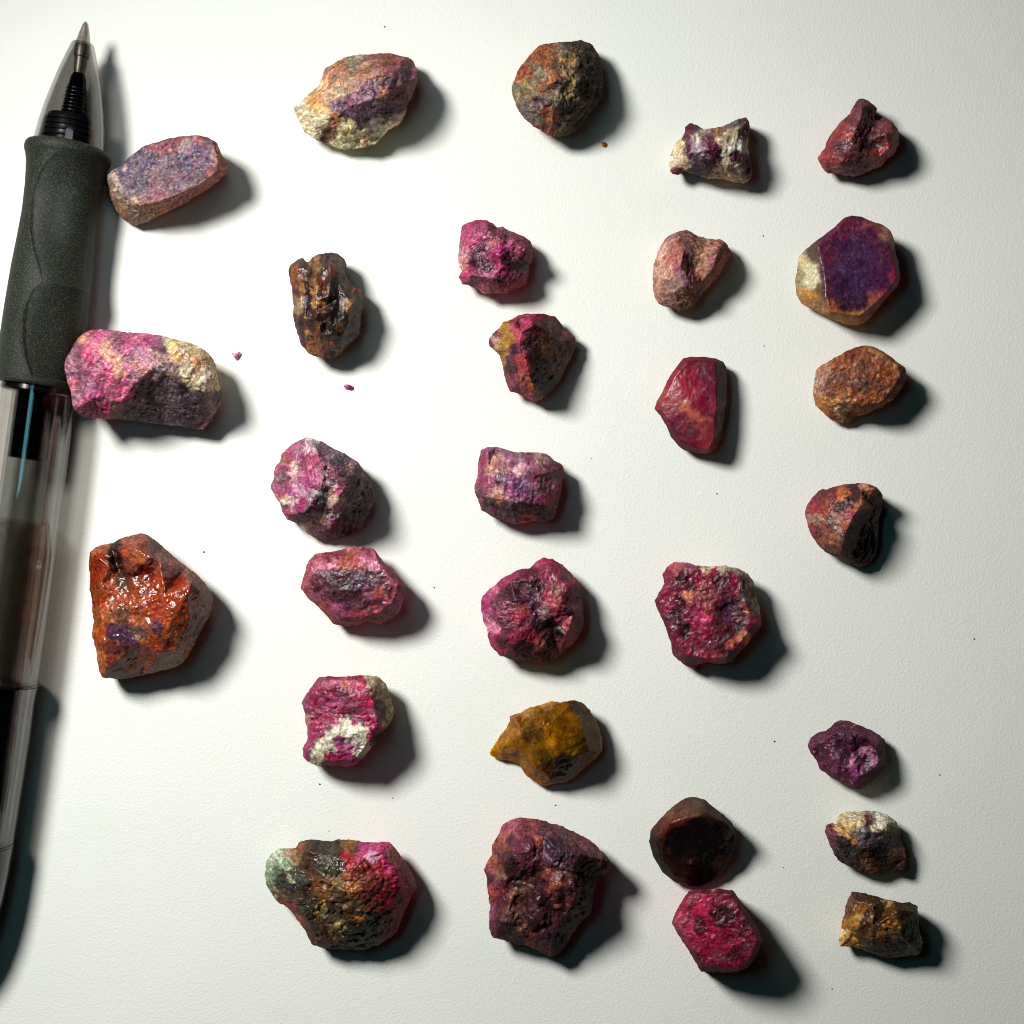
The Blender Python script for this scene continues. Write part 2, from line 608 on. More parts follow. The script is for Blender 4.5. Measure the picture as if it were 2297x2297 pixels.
stone('ruby_slab', 'flat violet crystal slab with a tan rim, touching the pen grip', 'crystal', C1,
      [(785, 1375, 35), (800, 1310, 60), (850, 1265, 80), (905, 1235, 85), (975, 1165, 88), (1080, 1090, 88), (1160, 1070, 85), (1270, 1030, 85), (1400, 1015, 90),
       (1480, 1008, 92), (1560, 1030, 88), (1625, 1070, 80), (1650, 1150, 65), (1690, 1200, 55), (1708, 1225, 50), (1690, 1290, 48), (1640, 1350, 45),
       (1500, 1450, 40), (1340, 1540, 34), (1180, 1620, 28), (1020, 1690, 20), (930, 1650, 20), (870, 1580, 22), (800, 1470, 26)],
      loops=[(100, [(825, 1320, 86), (950, 1205, 96), (1085, 1105, 100), (1290, 1052, 103), (1470, 1022, 106), (1595, 1062, 106), (1635, 1180, 105), (1630, 1280, 102),
                    (1480, 1390, 100), (1290, 1470, 97), (1180, 1510, 94), (1060, 1535, 90), (960, 1490, 90), (880, 1420, 88)])],
      zo=40, seeds=[(900, 1290, '#6f5a7c'), (1000, 1250, '#5f5470'), (1100, 1200, '#65567c'), (1230, 1230, '#75687c'), (1350, 1210, '#5a5474'), (1450, 1150, '#6a5488'),
                    (1560, 1160, '#7a5480'), (1050, 1380, '#5c5068'), (1200, 1330, '#80606c'), (1300, 1300, '#8a5a74'), (1450, 1290, '#6d5a74'), (1330, 1400, '#7c647c'), (1180, 1440, '#94586c'),
                    (1060, 1460, '#8a7a7c'), (950, 1420, '#7a6a7c'), (1200, 1110, '#a03c54'), (1320, 1060, '#a85060'), (1470, 1035, '#b05a60'), (1560, 1080, '#8a5c74'), (1380, 1080, '#9a8684'),
                    (830, 1330, '#b4a494'), (880, 1440, '#b8a890'), (990, 1530, '#b49c80'), (820, 1430, '#a88454'), (880, 1540, '#a88450'), (950, 1610, '#a07c50'), (1040, 1650, '#a88c70'),
                    (1120, 1590, '#a8805c'), (1080, 1540, '#b07a5c'), (1180, 1550, '#b4784c'), (1290, 1510, '#a86458'), (1400, 1460, '#a06450'), (1580, 1370, '#a86458'), (1690, 1240, '#a8604c'), (1640, 1130, '#b47060'), (1640, 1290, '#b05a58')],
      chip=2.2, cell=18, rough=1.8, fine=1.6, smooth=1, jit=0.34, swap=0.25, vein=0.2, mat='matte', tone=1.05, coh=0.2, seed=1, speck=('#b8a8a0', 0.42))

stone('ruby_in_matrix', 'oval mauve stone with a knobbly cream crust on its lower left side', 'stone', C2,
      [(305, 740), (350, 700), (430, 620), (520, 550), (545, 480), (580, 400), (660, 350), (740, 305), (860, 280), (1050, 268), (1200, 280), (1300, 300), (1350, 350), (1395, 430, 75), (1390, 500, 75),
       (1350, 590, 70), (1310, 680, 65), (1270, 800), (1220, 880), (1130, 930), (1070, 990), (1020, 1050), (930, 1085), (800, 1105, 30), (700, 1100, 30), (600, 1065, 30), (480, 1010), (400, 960), (350, 850), (315, 790)],
      pts=[(760, 560, 125), (1000, 450, 140), (1200, 420, 130), (850, 700, 130), (1100, 640, 135), (1300, 520, 110), (700, 420, 115), (560, 650, 95), (650, 800, 98), (850, 880, 92),
           (1050, 800, 108), (1230, 700, 95), (450, 780, 75), (620, 940, 52), (900, 1000, 60), (1120, 850, 85), (520, 900, 70), (720, 960, 74), (1000, 340, 105), (1230, 340, 95)],
      zo=45, seeds=[(400, 800, '#dccba0', 'cream_crust'), (560, 860, '#e0cfa8', 'cream_crust'), (480, 700, '#d89858', 'cream_crust'), (560, 760, '#dcae78', 'cream_crust'), (460, 920, '#cfc29c', 'cream_crust'), (700, 1040, '#d8c898', 'cream_crust'), (880, 980, '#d4c090', 'cream_crust'),
                    (800, 1060, '#d8cc9c', 'cream_crust'), (1000, 1000, '#d8cc9c', 'cream_crust'), (1120, 900, '#d0c49c', 'cream_crust'), (760, 900, '#d8c490', 'cream_crust'), (640, 960, '#6a4c38', 'cream_crust'), (660, 870, '#a05a34', 'cream_crust'), (930, 1000, '#a87c60', 'cream_crust'),
                    (360, 720, '#dcd0b0', 'cream_crust'), (540, 570, '#d0a478', 'cream_crust'), (620, 640, '#c0a080', 'cream_crust'),
                    (620, 450, '#c89468'), (720, 400, '#c08c50'), (840, 370, '#989878'), (900, 440, '#b07c48'), (700, 500, '#b08c60'), (800, 560, '#b08c5c'), (720, 590, '#a4a080'),
                    (1000, 320, '#a06c50'), (1130, 360, '#a85c38'), (1230, 330, '#a85450'), (1180, 390, '#8c4458'), (1330, 420, '#8a4c5c'), (1280, 480, '#7c5068'), (1120, 520, '#745064'),
                    (1000, 460, '#a0745c'), (950, 540, '#845068'), (1000, 600, '#8c5874'), (820, 680, '#88566c'), (880, 640, '#905a74'), (770, 780, '#6c4468'), (870, 820, '#5a3050'), (970, 780, '#6c3860'),
                    (1150, 780, '#54304c'), (1060, 700, '#806474'), (1080, 620, '#b06c44'), (1250, 620, '#7a4034'), (1180, 620, '#8a4448'), (1330, 560, '#903c40'), (1210, 860, '#c0b088'), (660, 700, '#7c687c'), (1010, 900, '#98a090')],
      part_mats={'cream_crust': 'chalk'}, chip=5, cell=22, rough=5, fine=2.0, smooth=2, mat='crystal', coh=0.25, seed=2, vein=0.3, stri=(0.5, 1.5, 7))

stone('knobbly_stone', 'round grey brown knobbly stone flecked with orange, topmost of all stones', 'stone', C3,
      [(330, 780), (330, 690), (360, 600), (410, 500), (470, 430), (520, 350), (580, 290), (660, 240), (780, 225), (880, 210), (1000, 200), (1080, 188), (1160, 220), (1230, 290), (1265, 350),
       (1300, 450), (1320, 560), (1318, 680), (1300, 800), (1250, 900), (1180, 980), (1100, 1080), (1020, 1170), (930, 1230), (840, 1245), (740, 1235), (660, 1190), (590, 1140), (500, 1080),
       (430, 1000), (380, 900), (345, 840)],
      pts=[(800, 620, 145), (850, 450, 135), (600, 500, 115), (600, 800, 120), (820, 850, 130), (1050, 650, 128), (1100, 450, 110), (1050, 900, 105), (750, 1050, 95), (500, 650, 100), (480, 880, 92),
           (900, 320, 108), (1200, 600, 98), (1200, 800, 88), (860, 700, 136), (1000, 330, 105), (980, 1050, 85)],
      zo=55, seeds=[(740, 270, '#a85030'), (600, 370, '#b45a2c'), (700, 440, '#a05434'), (500, 420, '#a86034'), (740, 330, '#b07838'), (390, 620, '#b0602c'), (770, 640, '#b46430'), (690, 960, '#b45428'), (510, 540, '#b04c30'),
                    (650, 1140, '#7a3c30'), (750, 1190, '#98523c'), (680, 690, '#a0603c'), (600, 600, '#8c7c64'), (560, 500, '#806c5c'), (640, 540, '#8a8468'), (430, 760, '#908054'), (480, 680, '#94844c'), (400, 700, '#84826c'),
                    (800, 820, '#8c8468'), (560, 760, '#90744c'), (540, 860, '#8c7c6c'), (640, 890, '#746474'), (780, 900, '#78705c'), (800, 680, '#64545c'),
                    (1000, 250, '#5c4a44'), (1100, 350, '#58483e'), (1200, 450, '#4c423a'), (880, 350, '#7c7464'), (870, 400, '#b08038'), (1000, 370, '#8c7848'), (820, 430, '#4c3c34'), (930, 500, '#907454'), (970, 600, '#9c8458'), (950, 740, '#a48c54'),
                    (1080, 560, '#4c4038'), (1060, 760, '#4c4440'), (1150, 700, '#504838'), (1200, 900, '#4c4438'), (900, 900, '#564650'), (950, 1010, '#544648'), (1050, 1000, '#4c4038'), (860, 1080, '#685458'), (480, 980, '#847478'), (600, 1040, '#7c7868'), (870, 1180, '#6c6048'), (1040, 1100, '#2c2420'), (1230, 770, '#28221e')],
      chip=6.5, cell=22, rough=5, fine=2.2, smooth=3, mat='matte', coh=0.25, seed=3, vein=0.12, vcol='#a89c80', swap=0.2, jit=0.32)

stone('bowtie_ruby', 'small hourglass shaped magenta stone with cream bands and four corners', 'stone', C4,
      [(150, 490), (170, 430), (185, 370), (240, 320), (255, 290, 60), (255, 250, 62), (285, 225, 60), (330, 235, 60), (380, 270, 68), (430, 265, 70), (500, 250, 68), (560, 225, 64), (620, 195, 60), (665, 188, 60), (688, 215, 60),
       (690, 280, 62), (680, 340, 62), (675, 390, 62), (685, 440, 62), (700, 500, 58), (705, 560, 52), (695, 600), (650, 630), (600, 620), (520, 605), (440, 600), (370, 590), (300, 560), (255, 555), (210, 575), (165, 560), (155, 520)],
      pts=[(275, 300, 80), (350, 315, 102), (440, 318, 106), (520, 300, 100), (610, 260, 88), (650, 240, 76), (430, 400, 116), (560, 400, 110), (640, 400, 96), (620, 520, 88), (400, 500, 96), (520, 520, 94), (285, 430, 96),
           (300, 500, 80), (215, 400, 62), (205, 500, 58), (200, 545, 48), (650, 570, 66), (320, 262, 66), (450, 285, 82)],
      zo=42, center=(440, 420),
      seeds=[(280, 300, '#74243c'), (275, 260, '#7c2444'), (290, 400, '#6c2448'), (400, 340, '#8c4058'), (400, 500, '#40243c'), (340, 480, '#5a1c40'), (340, 540, '#50384c'), (470, 390, '#6c2040'), (440, 440, '#5c2048'), (480, 480, '#3c2434'),
             (640, 480, '#782040'), (670, 560, '#882048'), (570, 520, '#701c3c'), (670, 230, '#6c2440'), (650, 300, '#5c2c40'), (590, 450, '#6c2444'), (200, 555, '#84243c'),
             (205, 430, '#dcc49c'), (205, 370, '#dcc498'), (230, 480, '#d4b890'), (170, 480, '#d8c4a0'), (340, 330, '#b8a898'), (320, 390, '#a890a0'), (500, 345, '#ccb48c'), (560, 310, '#d0bc8c'), (590, 270, '#d4c090'), (560, 390, '#d8d0bc'), (610, 365, '#e0d8c4'),
             (655, 380, '#cfc4ac'), (530, 410, '#d0c8a8'), (520, 520, '#cfb484'), (540, 500, '#d0bc90'), (610, 520, '#d4c098'), (560, 590, '#d0a868'), (630, 610, '#c8ac88'), (500, 590, '#b08c60'), (480, 290, '#a07048'), (380, 280, '#b0a08c'), (330, 260, '#64545c'), (580, 240, '#6c5c60')],
      chip=3.2, cell=17, rough=2.5, fine=1.4, smooth=1, coh=0.1, seed=4, warp=7, soft=2.2, stri=(1.35, 2.0, 7))

stone('red_stone', 'small rust red lobed stone with a hollow in its middle, top right', 'stone', C4,
      [(1135, 465), (1150, 440), (1185, 400), (1200, 350), (1240, 290), (1270, 240), (1320, 190), (1355, 165, 55), (1380, 110, 60), (1415, 62, 60), (1470, 70, 62), (1510, 95, 60), (1535, 130, 55), (1515, 180, 45), (1530, 210, 48),
       (1580, 190, 55), (1630, 210, 58), (1670, 260, 58), (1685, 310, 58), (1680, 370, 56), (1650, 430, 52), (1600, 470, 50), (1570, 510), (1500, 540), (1440, 570), (1380, 588), (1310, 575), (1260, 560), (1215, 565), (1180, 540), (1155, 500)],
      pts=[(1440, 120, 92), (1430, 200, 96), (1300, 280, 84), (1370, 330, 102), (1250, 400, 78), (1200, 480, 62), (1400, 430, 96), (1500, 250, 72), (1480, 340, 78), (1600, 300, 98), (1630, 290, 90), (1560, 450, 82), (1400, 520, 68), (1300, 500, 80), (1620, 390, 86), (1530, 380, 72), (1330, 420, 92)],
      zo=36, center=(1430, 370),
      seeds=[(1440, 110, '#6c2c34'), (1410, 160, '#7a4448'), (1380, 220, '#803038'), (1300, 270, '#a43c34'), (1320, 310, '#b04838'), (1250, 330, '#983438'), (1290, 370, '#584450'), (1350, 370, '#5c4448'), (1220, 420, '#983838'), (1190, 480, '#a03438'), (1160, 470, '#a05044'),
             (1430, 260, '#6c2c34'), (1480, 300, '#4c2024'), (1500, 380, '#482424'), (1420, 380, '#5c3c44'), (1400, 450, '#6a343c'), (1330, 460, '#803438'), (1600, 240, '#883438'), (1640, 310, '#a83840'), (1600, 330, '#8c5054'), (1620, 400, '#a03438'), (1540, 440, '#a44434'),
             (1480, 490, '#90383c'), (1400, 540, '#642430'), (1300, 540, '#6c2c34'), (1250, 520, '#983438'), (1560, 340, '#5c2c2c')],
      chip=4, cell=19, rough=4, fine=1.4, smooth=2, seed=5, vein=0.15, mat='wet')

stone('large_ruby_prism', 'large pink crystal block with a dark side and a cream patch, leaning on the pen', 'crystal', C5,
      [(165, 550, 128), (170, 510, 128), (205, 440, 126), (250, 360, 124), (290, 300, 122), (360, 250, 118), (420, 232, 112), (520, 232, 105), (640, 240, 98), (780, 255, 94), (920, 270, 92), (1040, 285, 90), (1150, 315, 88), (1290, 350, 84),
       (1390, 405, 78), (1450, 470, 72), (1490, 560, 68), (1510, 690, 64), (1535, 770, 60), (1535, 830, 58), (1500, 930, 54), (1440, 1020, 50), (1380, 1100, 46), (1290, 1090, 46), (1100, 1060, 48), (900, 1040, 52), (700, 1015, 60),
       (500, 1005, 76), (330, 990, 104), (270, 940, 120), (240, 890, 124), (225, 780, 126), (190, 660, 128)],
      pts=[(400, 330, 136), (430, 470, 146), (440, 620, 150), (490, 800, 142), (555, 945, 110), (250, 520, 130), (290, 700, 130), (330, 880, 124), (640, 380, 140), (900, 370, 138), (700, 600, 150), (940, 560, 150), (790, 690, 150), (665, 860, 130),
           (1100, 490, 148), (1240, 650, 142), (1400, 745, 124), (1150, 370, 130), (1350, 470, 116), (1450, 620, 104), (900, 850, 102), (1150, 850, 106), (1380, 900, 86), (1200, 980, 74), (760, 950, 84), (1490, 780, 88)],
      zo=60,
      seeds=[(250, 480, '#84405c'), (300, 400, '#7c4458'), (330, 560, '#885064'), (260, 600, '#7c3c5c'), (250, 700, '#b05058'), (300, 760, '#8a4460'), (350, 700, '#905a74'), (380, 420, '#bc3060'), (400, 360, '#c04464'), (420, 560, '#a83860'), (480, 620, '#b4306c'), (560, 600, '#c42464'),
             (600, 700, '#c41e60'), (560, 780, '#b83070'), (460, 800, '#b4407c'), (320, 880, '#b04470'), (440, 900, '#b83070'), (520, 930, '#c02c64'), (300, 940, '#8c4058'), (360, 290, '#b06870'), (480, 280, '#b44c78'), (600, 270, '#a06070'), (340, 300, '#c08c40'),
             (530, 370, '#c89060'), (620, 340, '#8a485c'), (740, 320, '#b04c70'), (700, 420, '#a85074'), (640, 500, '#b08048'), (640, 600, '#c09040'), (740, 560, '#a04c68'), (840, 420, '#a8547c'), (900, 330, '#c0447c'), (960, 360, '#a4587c'), (800, 480, '#9c6c70'), (780, 530, '#b07838'),
             (860, 580, '#a85850'), (930, 520, '#b07078'), (900, 620, '#b05c40'), (700, 700, '#b04c74'), (680, 800, '#c04470'), (760, 660, '#a45c70'), (980, 300, '#8c5c78'),
             (960, 420, '#8c7444'), (1000, 490, '#786048'), (1000, 400, '#6c4c54'), (1100, 560, '#584c48'), (950, 600, '#4c4038'),
             (880, 720, '#3c2c3c'), (1000, 700, '#403c38'), (1100, 700, '#44384c'), (900, 850, '#343438'), (1050, 850, '#3c4438'), (1200, 800, '#3c3444'), (1000, 950, '#3c3438'), (1200, 950, '#3c2c44'), (1350, 850, '#444048'), (1400, 950, '#483c44'),  # dark seeds paint in the shade of the side turned from the lamp
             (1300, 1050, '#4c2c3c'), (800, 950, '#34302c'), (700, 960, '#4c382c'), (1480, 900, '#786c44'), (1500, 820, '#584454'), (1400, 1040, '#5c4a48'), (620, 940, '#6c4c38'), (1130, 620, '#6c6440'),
             (1060, 350, '#bcb890', 'cream_patch'), (1120, 360, '#d8a868', 'cream_patch'), (1180, 400, '#dcc098', 'cream_patch'), (1150, 470, '#d8a870', 'cream_patch'), (1250, 430, '#dcb888', 'cream_patch'), (1330, 420, '#dcc090', 'cream_patch'), (1240, 520, '#dcc8a8', 'cream_patch'),
             (1310, 500, '#c08c58', 'cream_patch'), (1290, 600, '#d8bc98', 'cream_patch'), (1400, 500, '#d8b080', 'cream_patch'), (1350, 580, '#c8a07c', 'cream_patch'), (1420, 600, '#dccaac', 'cream_patch'), (1460, 560, '#d4c098', 'cream_patch'), (1400, 680, '#d0bc9c', 'cream_patch'),
             (1480, 680, '#c8b888', 'cream_patch'), (1220, 580, '#d8c4a0', 'cream_patch'), (1290, 660, '#c8b08c', 'cream_patch')],
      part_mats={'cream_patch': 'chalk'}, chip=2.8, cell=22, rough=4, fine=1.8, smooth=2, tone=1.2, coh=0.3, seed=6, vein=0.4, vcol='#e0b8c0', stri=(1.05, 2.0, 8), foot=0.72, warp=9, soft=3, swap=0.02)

stone('striped_stone', 'dark brown stone with vertical golden stripes and glints, third in its column', 'stone', C6,
      [(285, 480), (300, 390), (360, 350), (420, 300), (480, 285), (520, 340), (560, 350), (600, 275), (700, 235), (850, 222), (960, 245), (1040, 310), (1072, 380), (1060, 470), (1080, 580), (1150, 660), (1230, 680), (1280, 740), (1320, 880),
       (1310, 980), (1260, 1080), (1260, 1200), (1230, 1330), (1150, 1430), (1060, 1520), (1000, 1590), (880, 1640), (770, 1660), (690, 1630), (620, 1620), (560, 1590), (480, 1510), (435, 1430), (420, 1340), (380, 1220), (345, 1080), (355, 980), (340, 830), (335, 700), (305, 640), (300, 560)],
      pts=[(399, 410, 78), (404, 576, 85), (438, 830, 91), (425, 983, 88), (432, 1120, 84), (487, 419, 85), (490, 643, 96), (507, 758, 99), (509, 980, 96), (512, 1118, 97), (533, 1344, 86), (550, 457, 87), (557, 620, 91), (558, 793, 94), (557, 1011, 93), (558, 1172, 91), (583, 1337, 84), (643, 419, 98), (626, 633, 106), (640, 824, 111), (655, 1020, 110), (648, 1132, 109), (675, 1313, 98), (667, 445, 98), (692, 659, 113), (702, 845, 112), (697, 1026, 117), (710, 1204, 111), (732, 1319, 100), (745, 413, 93), (770, 603, 98), (750, 766, 108), (769, 959, 104), (798, 1152, 100), (777, 1295, 92), (843, 414, 98), (845, 594, 112), (842, 802, 115), (861, 1028, 114), (864, 1151, 107), (879, 1314, 103), (958, 449, 88), (948, 594, 97), (956, 836, 101), (959, 1022, 103), (998, 1150, 102), (996, 1369, 93), (1079, 815, 103), (1098, 1011, 101), (1107, 1178, 96), (900, 330, 80), (1180, 900, 96), (750, 1540, 66)],
      zo=52, center=(780, 950),
      seeds=[(350, 450, '#9c4c20'), (350, 560, '#a4582c'), (420, 380, '#6a5044'), (470, 480, '#7c3c24'), (420, 620, '#a05424'), (480, 330, '#806458'), (560, 450, '#90542c'), (620, 350, '#b08848'), (660, 400, '#bc8c44'), (680, 480, '#c48c3c'), (690, 580, '#b87c38'), (650, 600, '#a87034'),
             (640, 720, '#b48048'), (650, 850, '#94602c'), (650, 920, '#c0904c'), (630, 500, '#2c1c20'), (690, 800, '#382018'), (720, 900, '#b06c34'), (720, 1000, '#9c4c24'), (700, 650, '#a05428'), (440, 780, '#70141c'), (480, 720, '#a87038'), (440, 950, '#b8a080'), (420, 1000, '#b09468'), (400, 860, '#a47c5c'),
             (550, 700, '#302828'), (560, 850, '#281e24'), (530, 950, '#3c2c38'), (540, 1040, '#30243a'), (460, 1150, '#64243c'), (500, 1220, '#6c1c34'), (380, 1120, '#703040'), (600, 1150, '#38261e'), (620, 1250, '#40281c'), (650, 1050, '#4c2430'),
             (700, 1110, '#583428'), (720, 1220, '#a86c3c'), (700, 1300, '#8c5430'), (760, 1180, '#4c2030'), (760, 1300, '#4c2430'), (800, 1000, '#44242c'), (800, 850, '#382630'), (780, 700, '#7c2a2c'), (730, 580, '#843c28'), (800, 600, '#502430'), (790, 760, '#903838'),
             (780, 480, '#4c3840'), (800, 350, '#5c3448'), (900, 300, '#584850'), (980, 320, '#5c5450'), (900, 490, '#80202c'), (880, 600, '#1e2c28'), (880, 720, '#26302c'), (880, 850, '#2c2a30'), (920, 950, '#302c30'), (950, 1100, '#1e2622'), (900, 1250, '#1a1e1c'), (1000, 1230, '#6c4824'), (980, 1330, '#1c2220'),
             (1020, 420, '#6c5c54'), (1050, 560, '#706458'), (1000, 680, '#2c202c'), (1120, 780, '#4a423c'), (1180, 690, '#b03048'), (1200, 860, '#8c5034'), (1100, 920, '#b08c48'), (1150, 940, '#7c4830'), (1250, 900, '#3c3024'), (1200, 1200, '#4a2448'), (1130, 1400, '#4a3440'), (1200, 1320, '#483438'),
             (1050, 1450, '#54403c'), (980, 1540, '#885c30'), (850, 1580, '#54403c'), (700, 1480, '#a06c30'), (780, 1520, '#98503c'), (620, 1450, '#8c4c28'), (560, 1530, '#a86838'), (480, 1480, '#94303c'), (480, 1350, '#5c4450'), (540, 1330, '#987048')],
      chip=1.6, cell=16, rough=2, fine=1.4, smooth=1, tone=0.62, coh=0.3, scol=0.7, contrast=1.15, seed=7, mat='wet', stri=(math.radians(93), 4.0, 9), warp=6, soft=2.2, vein=0.1, vcol='#c89850')

stone('pink_lump', 'small bright pink lump with rough pitted face in the middle column', 'stone', C7,
      [(190, 500), (205, 360), (220, 240), (280, 200), (350, 178), (450, 180), (510, 210), (540, 240), (600, 235), (660, 280), (720, 295), (790, 320), (850, 370), (872, 430), (865, 520), (835, 600), (830, 680), (810, 750), (740, 790), (650, 835),
       (560, 845), (430, 838), (360, 800), (300, 770), (235, 760), (198, 690), (235, 630), (195, 590)],
      pts=[(330, 260, 88), (450, 270, 98), (560, 330, 92), (700, 370, 100), (560, 470, 112), (400, 420, 88), (400, 570, 90), (580, 610, 104), (700, 575, 84), (800, 450, 92), (330, 680, 88), (500, 700, 96), (650, 720, 84), (280, 450, 84), (480, 560, 92), (620, 400, 98), (760, 680, 78)],
      zo=42,
      seeds=[(330, 230, '#b83c6c'), (420, 220, '#b0406c'), (260, 280, '#a84c70'), (250, 340, '#b44c60'), (340, 340, '#c8307c'), (400, 280, '#b03c68'), (480, 250, '#8c2c50'), (560, 290, '#8a3454'), (640, 300, '#685458'), (530, 340, '#906050'), (480, 380, '#a88074'), (280, 410, '#b84c6c'),
             (400, 400, '#6c1c48'), (450, 420, '#64184c'), (350, 500, '#4c2444'), (350, 590, '#44203c'), (420, 560, '#4c2048'), (470, 600, '#5c3c58'), (480, 500, '#a83c70'), (540, 500, '#981c54'), (580, 440, '#b83c7c'), (560, 560, '#b82c64'), (600, 630, '#c02c74'), (640, 450, '#903468'),
             (700, 400, '#a85470'), (760, 350, '#a03c5c'), (830, 430, '#982c54'), (740, 470, '#a4404c'), (690, 570, '#341024'), (720, 600, '#30141e'), (770, 580, '#5c4844'), (800, 520, '#a44c4c'), (220, 500, '#bcac90'), (215, 590, '#c8b888'), (240, 460, '#a09098'),
             (260, 680, '#b83464'), (340, 700, '#7c1c3c'), (440, 720, '#ac4068'), (500, 660, '#b43c68'), (560, 720, '#5c2c48'), (640, 680, '#b02c54'), (540, 790, '#b04858'), (420, 800, '#b45c64'), (650, 790, '#b83c48'), (730, 740, '#c03848'), (790, 700, '#b83c70'), (300, 620, '#b03458')],
      chip=5.5, cell=17, rough=4, fine=1.8, smooth=1, seed=8, vein=0.3)

stone('ochre_edged_stone', 'maroon stone with an ochre left edge and a wide olive brown face', 'stone', C7,
      [(470, 1260), (500, 1200), (560, 1160), (600, 1100), (680, 1070), (740, 1040), (800, 1018), (900, 1015), (1000, 1025), (1075, 1045), (1110, 1090), (1150, 1160), (1200, 1190), (1250, 1235), (1250, 1330), (1210, 1430), (1180, 1480), (1140, 1560), (1100, 1640),
       (1050, 1700), (1000, 1750), (950, 1800), (870, 1815), (810, 1785), (740, 1745), (660, 1720), (630, 1650), (605, 1560), (590, 1480), (565, 1400), (520, 1360), (480, 1310)],
      pts=[(880, 1110, 122), (760, 1190, 132), (740, 1280, 136), (790, 1400, 132), (825, 1550, 120), (880, 1700, 92), (700, 1110, 104), (600, 1250, 88), (650, 1350, 106), (680, 1500, 96), (720, 1650, 82), (1000, 1380, 94), (1100, 1280, 76), (1000, 1180, 96), (1020, 1550, 72), (530, 1270, 62), (740, 1480, 116)],
      zo=36,
      seeds=[(620, 1170, '#b88438', 'ochre_edge'), (600, 1290, '#bc8c40', 'ochre_edge'), (680, 1230, '#b87c38', 'ochre_edge'), (610, 1380, '#b48844', 'ochre_edge'), (590, 1440, '#a88450', 'ochre_edge'), (550, 1300, '#c0a078', 'ochre_edge'), (640, 1290, '#c08c34', 'ochre_edge'),
             (520, 1250, '#a88c84'), (530, 1200, '#7c3044'), (490, 1290, '#80384c'), (830, 1050, '#b43c68'), (720, 1080, '#b04450'), (790, 1090, '#b84470'), (700, 1160, '#b4485c'), (780, 1130, '#b43854'), (730, 1110, '#8c1c34'), (950, 1050, '#80202c'), (900, 1080, '#8c2030'),
             (1000, 1350, '#6c4c1c'), (1100, 1480, '#705014'), (1100, 1330, '#704c18'), (950, 1500, '#4c3c1c'), (1000, 1600, '#44381c'), (850, 1280, '#4c2828'), (900, 1400, '#4c3420'), (1000, 1150, '#542c28'), (1050, 1220, '#5c3c20'), (1180, 1260, '#6c3028'), (1220, 1330, '#64302c'), (1150, 1420, '#6c4c1c'), (900, 1600, '#3c3018'),
             (740, 1240, '#b04058'), (680, 1340, '#54183c'), (740, 1450, '#a83440'), (770, 1500, '#b83c44'), (660, 1430, '#54243c'), (690, 1530, '#50242c'), (760, 1590, '#a05048'), (820, 1680, '#b4602c'), (700, 1660, '#943c50'), (760, 1700, '#a83c58'), (850, 1770, '#b44058'), (930, 1770, '#8c602c'), (640, 1600, '#843448'), (980, 1700, '#44242c')],
      part_mats={'ochre_edge': 'matte'}, chip=3.2, cell=20, rough=3, fine=1.3, smooth=1, coh=0.2, part_tone=1.0, tone=0.95, seed=9, warp=7, soft=2.5, vein=0.15)

stone('tan_stone', 'small tan and rose stone with a deep fold across its top', 'stone', C8,
      [(118, 480), (125, 400), (150, 330), (175, 270), (220, 220), (280, 190), (330, 178), (375, 200), (400, 215), (460, 235), (540, 240), (575, 260), (605, 310), (600, 350), (565, 400), (540, 450), (480, 520), (430, 570), (400, 630), (360, 665), (290, 682), (220, 665), (160, 640), (130, 600), (125, 540)],
      pts=[(270, 260, 86), (320, 300, 102), (372, 400, 82), (430, 500, 74), (385, 260, 80), (430, 340, 88), (520, 300, 92), (500, 420, 84), (290, 400, 112), (345, 500, 100), (200, 400, 86), (180, 520, 74), (260, 570, 80), (380, 550, 78), (560, 330, 76)],
      zo=42,
      seeds=[(520, 290, '#b07868'), (460, 270, '#b4846c'), (500, 400, '#b06470'), (540, 350, '#b46c68'), (410, 320, '#b08854'), (430, 400, '#b8865c'), (420, 460, '#b88058'), (460, 480, '#ac6c5c'), (260, 290, '#c06858'), (250, 350, '#bc6050'), (300, 420, '#a84c6c'), (350, 480, '#98587c'), (290, 370, '#b85058'),
             (340, 230, '#805a5c'), (350, 320, '#745054'), (365, 380, '#6c5048'), (310, 460, '#a08098'), (390, 490, '#b06868'), (180, 310, '#c4a898'), (220, 240, '#b48880'), (160, 420, '#c49c84'), (200, 440, '#c8a080'), (170, 510, '#b88c70'), (220, 500, '#a89088'), (200, 580, '#9c8074'), (280, 570, '#94846c'), (240, 620, '#948068'),
             (320, 610, '#a08c68'), (350, 600, '#c07034'), (380, 620, '#703c30'), (150, 600, '#b87c64'), (270, 660, '#8c5c54'), (580, 310, '#9c5448')],
      chip=2.6, cell=20, rough=2.5, fine=1.6, smooth=2, tone=1.2, seed=10, mat='matte', vein=0.25, vcol='#d0b0a0', swap=0.18)

